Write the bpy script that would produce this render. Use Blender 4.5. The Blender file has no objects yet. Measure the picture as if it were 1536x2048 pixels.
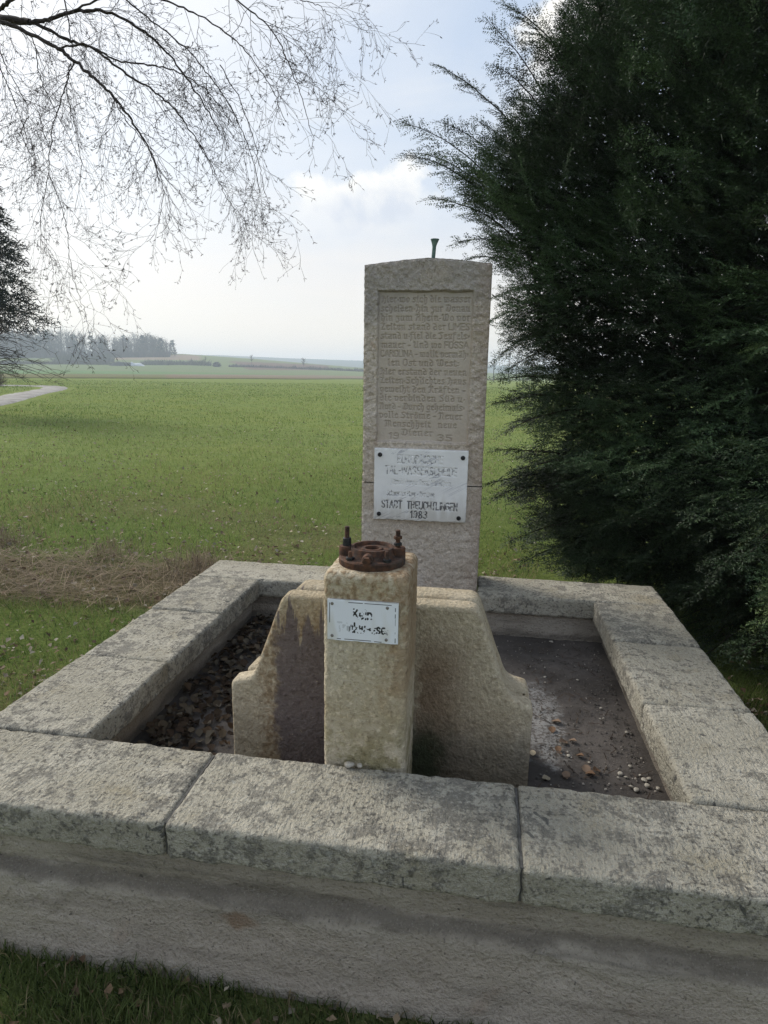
import bpy, math, random
import numpy as np
from mathutils import Matrix, Vector
R_ = math.radians
scene = bpy.context.scene
rng = np.random.default_rng(7)
random.seed(7)

# ------------------------------------------------------------------ camera
RZ = 0.44                                   # height of the basin rim above the ground
FPX = 1280.8
CAM = np.array([0.271, -1.179, 1.0 + RZ])
YAW, PITCH, ROLL = -0.1484, -0.2110, 0.0173
_f = np.array([math.sin(YAW) * math.cos(PITCH), math.cos(YAW) * math.cos(PITCH), math.sin(PITCH)])
_r = np.array([math.cos(YAW), -math.sin(YAW), 0.0])
_u = np.cross(_r, _f)
CR = math.cos(ROLL) * _r + math.sin(ROLL) * _u
CU = -math.sin(ROLL) * _r + math.cos(ROLL) * _u
cam_data = bpy.data.cameras.new("camera")
cam_data.sensor_fit = 'HORIZONTAL'
cam_data.sensor_width = 36.0
cam_data.lens = 36.0 * FPX / 1536.0
cam_data.clip_start = 0.05
cam_data.clip_end = 20000
cam = bpy.data.objects.new("camera", cam_data)
scene.collection.objects.link(cam)
m = Matrix.Identity(4)
for i in range(3):
    m[i][0], m[i][1], m[i][2], m[i][3] = CR[i], CU[i], -_f[i], CAM[i]
cam.matrix_world = m
scene.camera = cam

# ------------------------------------------------------------------ sky, sun, exposure
SUN_AZ, SUN_EL = R_(-60), R_(36)            # azimuth from +Y towards +X
SUN_DIR = np.array([math.sin(SUN_AZ) * math.cos(SUN_EL), math.cos(SUN_AZ) * math.cos(SUN_EL), math.sin(SUN_EL)])
scene.view_settings.view_transform = 'Standard'
scene.view_settings.look = 'None'
scene.view_settings.exposure = 0.47
scene.view_settings.gamma = 1.0
scene.view_settings.use_curve_mapping = False
scene.cycles.max_bounces = 6
scene.cycles.diffuse_bounces = 3
scene.cycles.volume_bounces = 3
scene.cycles.use_denoising = True
scene.cycles.denoising_prefilter = 'NONE'


class NT:
    """small helper for building node trees"""
    def __init__(self, tree):
        self.t = tree
        self.n = tree.nodes
        self.n.clear()

    def node(self, kind, **kw):
        o = self.n.new(kind)
        for k, v in kw.items():
            setattr(o, k, v)
        return o

    def put(self, sock, v):
        if v is None:
            return
        if isinstance(v, bpy.types.NodeSocket):
            self.t.links.new(v, sock)
        else:
            if isinstance(v, (tuple, list)) and sock.type == 'RGBA' and len(v) == 3:
                v = (*v, 1.0)
            sock.default_value = v

    def math(self, op, a, b=None, c=None, clamp=False):
        o = self.node('ShaderNodeMath', operation=op, use_clamp=clamp)
        self.put(o.inputs[0], a)
        self.put(o.inputs[1], b)
        self.put(o.inputs[2], c)
        return o.outputs[0]

    def vmath(self, op, a, b=None):
        o = self.node('ShaderNodeVectorMath', operation=op)
        self.put(o.inputs[0], a)
        self.put(o.inputs[1], b)
        return o.outputs['Value'] if op in ('DOT_PRODUCT', 'LENGTH') else o.outputs[0]

    def mapping(self, vec, scale=(1, 1, 1), loc=(0, 0, 0), rot=(0, 0, 0)):
        o = self.node('ShaderNodeMapping')
        self.put(o.inputs['Vector'], vec)
        o.inputs['Scale'].default_value = scale
        o.inputs['Location'].default_value = loc
        o.inputs['Rotation'].default_value = rot
        return o.outputs[0]

    def noise(self, vec, scale, detail=4, rough=0.55, dist=0.0):
        o = self.node('ShaderNodeTexNoise')
        self.put(o.inputs['Vector'], vec)
        o.inputs['Scale'].default_value = scale
        o.inputs['Detail'].default_value = detail
        o.inputs['Roughness'].default_value = rough
        o.inputs['Distortion'].default_value = dist
        return o.outputs[0]

    def voronoi(self, vec, scale, feature='F1'):
        o = self.node('ShaderNodeTexVoronoi', feature=feature)
        self.put(o.inputs['Vector'], vec)
        o.inputs['Scale'].default_value = scale
        return o.outputs[0]

    def step(self, x, lo, hi):
        o = self.node('ShaderNodeMapRange', interpolation_type='SMOOTHSTEP')
        self.put(o.inputs[0], x)
        o.inputs[1].default_value = lo
        o.inputs[2].default_value = hi
        return o.outputs[0]

    def mix(self, fac, a, b, blend='MIX'):
        o = self.node('ShaderNodeMix', data_type='RGBA', blend_type=blend)
        self.put(o.inputs[0], fac)
        self.put(o.inputs[6], a)
        self.put(o.inputs[7], b)
        return o.outputs[2]

    def sep(self, v):
        o = self.node('ShaderNodeSeparateXYZ')
        self.put(o.inputs[0], v)
        return o.outputs

    def bump(self, h, strength, dist, normal=None):
        o = self.node('ShaderNodeBump')
        o.inputs['Strength'].default_value = strength
        o.inputs['Distance'].default_value = dist
        self.put(o.inputs['Height'], h)
        self.put(o.inputs['Normal'], normal)
        return o.outputs[0]

    def out(self, color, rough=0.9, normal=None, spec=0.2, metal=0.0, transl=None):
        b = self.node('ShaderNodeBsdfPrincipled')
        self.put(b.inputs['Base Color'], color)
        self.put(b.inputs['Roughness'], rough)
        self.put(b.inputs['Specular IOR Level'], spec)
        self.put(b.inputs['Metallic'], metal)
        self.put(b.inputs['Normal'], normal)
        sh = b.outputs[0]
        if transl:
            t = self.node('ShaderNodeBsdfTranslucent')
            self.put(t.inputs['Color'], color)
            ms = self.node('ShaderNodeMixShader')
            ms.inputs[0].default_value = transl
            self.t.links.new(sh, ms.inputs[1])
            self.t.links.new(t.outputs[0], ms.inputs[2])
            sh = ms.outputs[0]
        o = self.node('ShaderNodeOutputMaterial')
        self.t.links.new(sh, o.inputs['Surface'])


def view_dir(px, py):
    d = (px - 768) / FPX * CR - (py - 1024) / FPX * CU + _f
    return d / np.linalg.norm(d)


def at(px, py, Y):
    """the point at world depth Y that the photo shows at a pixel"""
    d = view_dir(px, py)
    return CAM + d * (Y - CAM[1]) / d[1]


def on_ground(px, py, z=0.0):
    d = view_dir(px, py)
    return CAM + d * (z - CAM[2]) / d[2]


world = bpy.data.worlds.new("World")
scene.world = world
world.use_nodes = True
w = NT(world.node_tree)
tc = w.node('ShaderNodeTexCoord').outputs['Generated']
sky = w.node('ShaderNodeTexSky', sky_type='NISHITA', sun_disc=False, sun_elevation=SUN_EL, sun_rotation=SUN_AZ,
             altitude=420, air_density=1.0, dust_density=2.0, ozone_density=1.2)
dz = w.sep(tc)[2]
# thin high veil of cloud, thicker towards the horizon
dome = w.mapping(tc, scale=(1.0, 1.0, 2.6))
n1 = w.noise(dome, 2.2, 6, 0.55, 0.6)
n2 = w.noise(w.mapping(tc, scale=(1.0, 1.0, 5.0)), 3.2, 7, 0.6, 0.3)
low = w.math('SUBTRACT', 1.0, w.step(dz, 0.02, 0.50))
veil = w.math('ADD', w.math('MULTIPLY', low, 0.30), w.math('ADD', w.math('MULTIPLY', w.step(n1, 0.30, 0.75), 0.34), w.math('MULTIPLY', w.step(n2, 0.45, 0.75), 0.20)), clamp=True)
sunny = w.step(w.vmath('DOT_PRODUCT', tc, tuple(SUN_DIR)), 0.60, 1.0)
white = w.math('ADD', w.math('MULTIPLY', veil, 0.9), w.math('MULTIPLY', sunny, 0.8), clamp=True)
veil_col = w.mix(white, (3.75, 4.5, 5.65), (6.4, 6.25, 6.0))
cream = w.math('SUBTRACT', 1.0, w.step(dz, 0.03, 0.30))
veil_col = w.mix(w.math('MULTIPLY', cream, 0.85), veil_col, (7.2, 6.2, 5.25))
veil_col = w.mix(w.math('MULTIPLY', sunny, 0.6), veil_col, (7.8, 7.75, 7.6))
col = w.mix(w.math('ADD', w.math('MULTIPLY', veil, 0.25), 0.72, clamp=True), sky.outputs[0], veil_col)


def cumulus(col, px, py, wu, wv, seed, amount=1.0):
    """a heap cloud standing at one place of the sky dome"""
    c = view_dir(px, py)
    ru = np.cross(c, (0, 0, 1)); ru /= np.linalg.norm(ru)
    uu = np.cross(ru, c)
    k = w.vmath('DOT_PRODUCT', tc, tuple(c))
    u = w.math('DIVIDE', w.vmath('DOT_PRODUCT', tc, tuple(ru)), k)
    v = w.math('DIVIDE', w.vmath('DOT_PRODUCT', tc, tuple(uu)), k)
    e = w.math('ADD', w.math('POWER', w.math('ABSOLUTE', w.math('DIVIDE', u, wu)), 2.0),
               w.math('POWER', w.math('ABSOLUTE', w.math('DIVIDE', v, wv)), 2.0))
    nn = w.noise(w.mapping(tc, loc=(seed, seed * 2, 0)), 9.0, 8, 0.56, 0.15)
    body = w.math('SUBTRACT', w.math('ADD', 0.9, w.math('MULTIPLY', w.math('SUBTRACT', nn, 0.5), 3.4)), e)
    body = w.math('ADD', body, w.math('MULTIPLY', w.math('GREATER_THAN', 0.0, k), -9.0))
    # crisp heaped top, soft ragged base
    topness = w.step(w.math('DIVIDE', v, wv), -0.5, 0.5)
    soft = w.step(body, -0.5, 0.9)
    crisp = w.step(body, -0.05, 0.42)
    f = w.math('MULTIPLY', w.mix(topness, soft, crisp), amount)
    thick = w.step(w.math('SUBTRACT', body, w.math('MULTIPLY', w.math('ADD', w.math('DIVIDE', v, wv), w.math('DIVIDE', u, w.math('MULTIPLY', wu, -2.5))), 0.55)), 0.0, 0.85)
    cc = w.mix(thick, (7.4, 7.15, 6.7), (4.55, 4.85, 5.5))
    f = w.math('MULTIPLY', f, w.math('GREATER_THAN', k, 0.2))
    return w.mix(f, col, cc)


col = cumulus(col, 738, 408, 0.135, 0.052, 3.1, 0.70)
col = cumulus(col, 1140, 150, 0.085, 0.110, 5.4, 0.95)
bg = w.node('ShaderNodeBackground')
w.put(bg.inputs['Color'], col)
bg.inputs['Strength'].default_value = 0.116
wo = w.node('ShaderNodeOutputWorld')
world.node_tree.links.new(bg.outputs[0], wo.inputs['Surface'])

sun_data = bpy.data.lights.new("sun", 'SUN')
sun_data.energy = 2.8
sun_data.angle = R_(24)
sun_data.color = (1.0, 0.95, 0.87)
sun = bpy.data.objects.new("sun", sun_data)
scene.collection.objects.link(sun)
sun.rotation_euler = Vector(tuple(SUN_DIR)).to_track_quat('Z', 'Y').to_euler()
sun.location = (-6, 6, 8)

# ------------------------------------------------------------------ general helpers


def hash3(ix, iy, iz, seed):
    h = (ix.astype(np.int64) * 374761393 + iy.astype(np.int64) * 668265263 + iz.astype(np.int64) * 2147483647 + seed * 1274126177) & 0xFFFFFFFF
    h = ((h ^ (h >> 13)) * 1274126177) & 0xFFFFFFFF
    h = (h ^ (h >> 16)) & 0xFFFFFF
    return h / float(0xFFFFFF)


def vnoise(P, scale=1.0, seed=0):
    P = np.asarray(P, float) * scale + 1000.0
    i = np.floor(P).astype(np.int64)
    f = P - i
    f = f * f * (3 - 2 * f)
    r = 0
    for dx in (0, 1):
        for dy in (0, 1):
            for dz_ in (0, 1):
                wt = (f[..., 0] if dx else 1 - f[..., 0]) * (f[..., 1] if dy else 1 - f[..., 1]) * (f[..., 2] if dz_ else 1 - f[..., 2])
                r = r + wt * hash3(i[..., 0] + dx, i[..., 1] + dy, i[..., 2] + dz_, seed)
    return r * 2 - 1


def fbm(P, scale, octaves=3, seed=0, gain=0.5):
    r = 0; a = 1.0; t = 0
    for k in range(octaves):
        r = r + a * vnoise(P, scale * 2 ** k, seed + k * 17); t += a; a *= gain
    return r / t


def sstep(x, a, b):
    t = np.clip((x - a) / (b - a), 0, 1)
    return t * t * (3 - 2 * t)


def mesh_from(name, V, F, colors=None, smooth=False):
    """V (n,3); F a list of index arrays, one per polygon size; colors per vertex"""
    me = bpy.data.meshes.new(name)
    V = np.ascontiguousarray(V, dtype=np.float32)
    if not isinstance(F, list):
        F = [F]
    F = [np.asarray(f, dtype=np.int32) for f in F if len(f)]
    nl = sum(f.size for f in F); nf = sum(len(f) for f in F)
    me.vertices.add(len(V)); me.vertices.foreach_set('co', V.ravel())
    me.loops.add(nl); me.polygons.add(nf)
    me.loops.foreach_set('vertex_index', np.concatenate([f.ravel() for f in F]))
    sizes = np.concatenate([np.full(len(f), f.shape[1], np.int32) for f in F])
    starts = np.concatenate([[0], np.cumsum(sizes)[:-1]]).astype(np.int32)
    me.polygons.foreach_set('loop_start', starts)
    me.polygons.foreach_set('loop_total', sizes)
    if smooth:
        me.polygons.foreach_set('use_smooth', np.ones(nf, dtype=bool))
    if colors is not None:
        a = me.color_attributes.new('tint', 'FLOAT_COLOR', 'POINT')
        c = np.ones((len(V), 4), np.float32); c[:, :3] = colors
        a.data.foreach_set('color', c.ravel())
    me.update(calc_edges=True)
    return me


def link(name, me, material=None, parent=None, loc=None, rot=None):
    o = bpy.data.objects.new(name, me)
    scene.collection.objects.link(o)
    if material is not None and me is not None and not me.materials:
        me.materials.append(material)
    if parent is not None:
        o.parent = parent
    if loc is not None:
        o.location = loc
    if rot is not None:
        o.rotation_euler = rot
    return o


def tag(o, label=None, cat=None, group=None, kind=None):
    if label: o['label'] = label
    if cat: o['category'] = cat
    if group: o['group'] = group
    if kind: o['kind'] = kind
    return o


def empty(name, loc=(0, 0, 0)):
    return link(name, None, loc=loc)


class MB:
    """collects pieces of geometry for one mesh"""
    def __init__(self):
        self.V = []; self.F3 = []; self.F4 = []; self.C = []; self.n = 0

    def add(self, V, F, col=None):
        V = np.asarray(V, float); F = np.asarray(F, int)
        (self.F3 if F.shape[1] == 3 else self.F4).append(F + self.n)
        self.V.append(V); self.n += len(V)
        if col is not None:
            self.C.append(np.broadcast_to(np.asarray(col, float), (len(V), 3)))

    def mesh(self, name, smooth=False):
        F = []
        if self.F3: F.append(np.concatenate(self.F3))
        if self.F4: F.append(np.concatenate(self.F4))
        return mesh_from(name, np.concatenate(self.V), F, np.concatenate(self.C) if self.C else None, smooth)


def tube(P, rad, sides=4, cap=False):
    P = np.asarray(P, float); n = len(P)
    rad = np.broadcast_to(np.asarray(rad, float), (n,))
    T = np.gradient(P, axis=0); T /= np.linalg.norm(T, axis=1)[:, None] + 1e-12
    ref = np.where(np.abs(T[:, 2:3]) > 0.9, np.array([[1.0, 0, 0]]), np.array([[0, 0, 1.0]]))
    A = np.cross(T, ref); A /= np.linalg.norm(A, axis=1)[:, None]
    B = np.cross(T, A)
    th = np.arange(sides) / sides * 2 * math.pi
    V = P[:, None, :] + rad[:, None, None] * (A[:, None, :] * np.cos(th)[None, :, None] + B[:, None, :] * np.sin(th)[None, :, None])
    i = np.arange(n - 1)[:, None] * sides; j = np.arange(sides)[None, :]; j2 = (j + 1) % sides
    F = np.stack([i + j, i + j2, i + sides + j2, i + sides + j], -1).reshape(-1, 4)
    return V.reshape(-1, 3), F


def lathe(profile, sides=32, center=(0, 0, 0), axis='z'):
    """profile: list of (radius, height)"""
    p = np.array(profile, float)
    th = np.arange(sides) / sides * 2 * math.pi
    V = np.stack([p[:, 0:1] * np.cos(th), p[:, 0:1] * np.sin(th), np.repeat(p[:, 1:2], sides, 1)], -1)
    if axis == 'y':        # turned to point towards -Y
        V = np.stack([V[..., 0], -V[..., 2], V[..., 1]], -1)
    V = V.reshape(-1, 3) + np.array(center)
    n = len(p)
    i = np.arange(n - 1)[:, None] * sides; j = np.arange(sides)[None, :]; j2 = (j + 1) % sides
    F = np.stack([i + j, i + j2, i + sides + j2, i + sides + j], -1).reshape(-1, 4)
    return V, F


def rounded_block(lo, hi, r, seg, disp=None):
    """a box of fine quads with rounded edges; disp(P, N) gives the outward shift"""
    lo = np.array(lo, float); hi = np.array(hi, float); d = hi - lo
    def ticks(a):
        n = max(2, int(round((d[a] - 2 * r) / seg)))
        mid = np.linspace(lo[a] + r, hi[a] - r, n + 1)
        e = r * np.array([0.0, 0.35, 0.7])
        return np.concatenate([lo[a] + e, mid, (hi[a] - e)[::-1]])
    Tk = [ticks(a) for a in range(3)]
    Vs = []; Fs = []; n0 = 0
    for a in range(3):
        b, c = (a + 1) % 3, (a + 2) % 3
        for s in (0, 1):
            B, C = np.meshgrid(Tk[b], Tk[c], indexing='ij')
            P = np.zeros(B.shape + (3,)); P[..., b] = B; P[..., c] = C; P[..., a] = hi[a] if s else lo[a]
            nb, nc = B.shape
            i = np.arange(nb - 1)[:, None] * nc; j = np.arange(nc - 1)[None, :]
            q = np.stack([i + j, i + nc + j, i + nc + j + 1, i + j + 1], -1).reshape(-1, 4)
            if not s: q = q[:, ::-1]
            Vs.append(P.reshape(-1, 3)); Fs.append(q + n0); n0 += nb * nc
    V = np.concatenate(Vs); F = np.concatenate(Fs)
    key = np.round(V, 6)
    _, idx, inv = np.unique(key, axis=0, return_index=True, return_inverse=True)
    V = V[idx]; F = inv.reshape(-1)[F]
    inner = np.clip(V, lo + r, hi - r)
    N = V - inner; ln = np.linalg.norm(N, axis=1)
    N = N / (ln[:, None] + 1e-12)
    V = inner + N * r
    if disp is not None:
        V = V + N * disp(V, N)[:, None]
    return V, F


def instance_tree(o, parent=None):
    c = o.copy(); scene.collection.objects.link(c); c.parent = parent
    for ch in list(o.children):
        instance_tree(ch, c)
    return c


def material(name):
    mt = bpy.data.materials.new(name)
    mt.use_nodes = True
    return mt, NT(mt.node_tree)

# ------------------------------------------------------------------ materials


def attr_color(t, name='tint'):
    return t.node('ShaderNodeAttribute', attribute_name=name).outputs['Color']


def tint_material(name, rough=0.85, transl=None, spec=0.15, vary=None):
    mt, t = material(name)
    c = attr_color(t)
    if vary:
        co = t.node('ShaderNodeTexCoord').outputs['Object']
        n = t.noise(co, vary, 4, 0.6)
        c = t.mix(t.step(n, 0.35, 0.7), t.mix(1.0, c, (0.72, 0.74, 0.7), 'MULTIPLY'), c)
    t.out(c, rough, None, spec, 0.0, transl)
    return mt


def coping_material():
    mt, t = material("weathered_sandstone_coping")
    co = t.node('ShaderNodeTexCoord').outputs['Object']
    rnd = t.node('ShaderNodeObjectInfo').outputs['Random']
    off = t.node('ShaderNodeCombineXYZ')
    t.put(off.inputs[0], t.math('MULTIPLY', rnd, 13.0)); t.put(off.inputs[1], t.math('MULTIPLY', rnd, 7.0))
    v = t.vmath('ADD', co, off.outputs[0])
    big = t.noise(v, 4.5, 5, 0.6)
    mid = t.noise(v, 22, 5, 0.62)
    fine = t.noise(v, 95, 4, 0.65)
    grain = t.noise(v, 320, 2, 0.6)
    base = t.mix(t.step(big, 0.36, 0.66), (0.385, 0.355, 0.282), (0.505, 0.470, 0.385))
    base = t.mix(t.math('MULTIPLY', t.step(t.noise(v, 7, 4, 0.55), 0.55, 0.72), 0.5), base, (0.30, 0.255, 0.165))
    # grey lichen and grime, patchy
    patch = t.math('ADD', t.math('MULTIPLY', mid, 0.62), t.math('MULTIPLY', big, 0.38))
    thr = t.math('ADD', 0.445, t.math('MULTIPLY', rnd, 0.075))
    g = t.step(t.math('SUBTRACT', t.math('ADD', patch, t.math('MULTIPLY', t.math('SUBTRACT', fine, 0.5), 0.34)), thr), 0.0, 0.10)
    base = t.mix(t.math('MULTIPLY', g, 0.64), base, (0.118, 0.112, 0.100))
    # pale crust
    pl = t.step(t.noise(v, 34, 4, 0.6, 0.4), 0.62, 0.72)
    base = t.mix(t.math('MULTIPLY', pl, 0.45), base, (0.50, 0.50, 0.45))
    zone = t.step(t.noise(t.mapping(v, loc=(5, 2, 1)), 3.0, 4, 0.6), 0.36, 0.62)        # some areas stay clean, some are eaten
    pits = t.math('MULTIPLY', t.step(t.noise(v, 88, 4, 0.65), 0.53, 0.64), t.math('ADD', 0.25, t.math('MULTIPLY', zone, 0.55)))
    base = t.mix(pits, base, (0.092, 0.086, 0.074))
    base = t.mix(t.math('MULTIPLY', t.step(t.noise(v, 140, 3, 0.6), 0.52, 0.68), 0.4), base, (0.58, 0.555, 0.48))
    spot = t.step(t.noise(t.mapping(v, loc=(9, 4, 2)), 14, 3, 0.7, 0.6), 0.655, 0.69)
    base = t.mix(t.math('MULTIPLY', spot, 0.75), base, (0.072, 0.074, 0.074))            # black lichen crusts
    base = t.mix(t.math('MULTIPLY', t.step(grain, 0.54, 0.7), 0.3), base, (0.15, 0.14, 0.115))
    # tooling marks: short ridges across the stone
    tool = t.noise(t.mapping(v, scale=(120, 34, 70)), 1.0, 3, 0.6)
    h = t.math('ADD', t.math('MULTIPLY', fine, 0.6), t.math('ADD', t.math('MULTIPLY', tool, 0.5), t.math('MULTIPLY', grain, 0.2)))
    nrm = t.bump(h, 1.0, 0.022)
    t.out(base, 0.95, nrm, 0.12)
    return mt


def wall_material():
    mt, t = material("grey_brown_concrete")
    co = t.node('ShaderNodeTexCoord').outputs['Object']
    z = t.sep(co)[2]
    big = t.noise(co, 3.5, 5, 0.6)
    streak = t.noise(t.mapping(co, scale=(1.2, 1.2, 16)), 1.6, 5, 0.6)
    fine = t.noise(co, 120, 4, 0.65)
    base = t.mix(t.step(big, 0.35, 0.68), (0.385, 0.335, 0.272), (0.485, 0.430, 0.358))
    base = t.mix(t.math('MULTIPLY', t.step(streak, 0.48, 0.68), 0.55), base, (0.125, 0.112, 0.098))
    rust = t.step(t.noise(co, 5.0, 3, 0.5), 0.66, 0.75)
    base = t.mix(t.math('MULTIPLY', rust, 0.45), base, (0.23, 0.135, 0.075))
    edge = t.math('MULTIPLY', t.math('SUBTRACT', t.noise(t.mapping(co, scale=(1, 1, 2)), 5.0, 4, 0.6), 0.5), 0.10)
    band = t.math('SUBTRACT', 1.0, t.step(t.math('ABSOLUTE', t.math('SUBTRACT', t.math('ADD', z, edge), 0.243)), 0.006, 0.030))
    base = t.mix(t.math('MULTIPLY', band, 0.72), base, (0.165, 0.143, 0.118))          # shade line of the ledge, put into the wall colour
    pale = t.math('SUBTRACT', 1.0, t.step(t.math('ADD', z, edge), 0.16, 0.215))
    base = t.mix(t.math('MULTIPLY', pale, 0.45), base, (0.47, 0.40, 0.325))
    x_ = t.sep(co)[0]
    e_ = t.math('ADD', t.math('POWER', t.math('DIVIDE', t.math('ADD', x_, 0.235), 0.055), 2.0), t.math('POWER', t.math('DIVIDE', t.math('SUBTRACT', z, 0.185), 0.028), 2.0))
    rs = t.step(t.math('ADD', t.math('SUBTRACT', 1.0, e_), t.math('MULTIPLY', t.math('SUBTRACT', t.noise(co, 30, 4, 0.6), 0.5), 2.0)), 0.0, 0.9)
    base = t.mix(t.math('MULTIPLY', rs, 0.6), base, (0.24, 0.135, 0.07))
    base = t.mix(t.math('MULTIPLY', t.step(fine, 0.53, 0.66), 0.5), base, (0.165, 0.142, 0.115))
    base = t.mix(t.math('MULTIPLY', t.step(t.noise(co, 210, 3, 0.6), 0.55, 0.68), 0.5), base, (0.40, 0.365, 0.315))
    ck = t.noise(co, 3.4, 4, 0.55, 0.5)
    crack = t.math('MULTIPLY', t.math('SUBTRACT', 1.0, t.step(t.math('ABSOLUTE', t.math('SUBTRACT', ck, 0.5)), 0.0, 0.009)), t.step(t.noise(t.mapping(co, loc=(3, 1, 2)), 2.4, 2, 0.5), 0.50, 0.58))
    base = t.mix(t.math('MULTIPLY', crack, 0.0), base, (0.09, 0.08, 0.07))
    sp = t.step(t.noise(co, 75, 2, 0.5), 0.69, 0.76)
    base = t.mix(t.math('MULTIPLY', sp, 0.7), base, (0.08, 0.073, 0.066))
    h = t.math('SUBTRACT', t.math('ADD', t.math('MULTIPLY', fine, 0.6), t.math('MULTIPLY', t.noise(co, 28, 4, 0.6), 0.9)), t.math('MULTIPLY', crack, 0.0))
    t.out(base, 0.95, t.bump(h, 1.0, 0.020), 0.1)
    return mt


def floor_material():
    mt, t = material("damp_basin_floor")
    co = t.node('ShaderNodeTexCoord').outputs['Object']
    big = t.noise(co, 3.2, 5, 0.6)
    fine = t.noise(co, 70, 5, 0.7)
    base = t.mix(t.step(big, 0.35, 0.65), (0.055, 0.048, 0.043), (0.105, 0.092, 0.083))
    x, y, z = t.sep(co)[:3]
    # pale limy crust beside the block
    e = t.math('ADD', t.math('POWER', t.math('DIVIDE', t.math('SUBTRACT', x, 0.53), 0.10), 2.0), t.math('POWER', t.math('DIVIDE', t.math('SUBTRACT', y, 1.0), 0.34), 2.0))
    lime = t.math('MULTIPLY', t.step(t.math('SUBTRACT', t.math('ADD', 1.0, t.math('MULTIPLY', t.math('SUBTRACT', t.noise(co, 17, 5, 0.65), 0.5), 3.0)), e), 0.0, 0.9), t.step(fine, 0.42, 0.56))
    base = t.mix(t.math('MULTIPLY', lime, 0.55), base, (0.38, 0.38, 0.37))
    base = t.mix(t.step(t.noise(co, 150, 3, 0.6), 0.68, 0.74), base, (0.25, 0.23, 0.20))
    base = t.mix(t.math('MULTIPLY', t.step(fine, 0.52, 0.7), 0.6), base, (0.035, 0.03, 0.026))
    t.out(base, t.math('SUBTRACT', 0.95, t.math('MULTIPLY', t.step(big, 0.5, 0.3), 0.25)), t.bump(fine, 0.6, 0.006), 0.25)
    return mt


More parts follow.
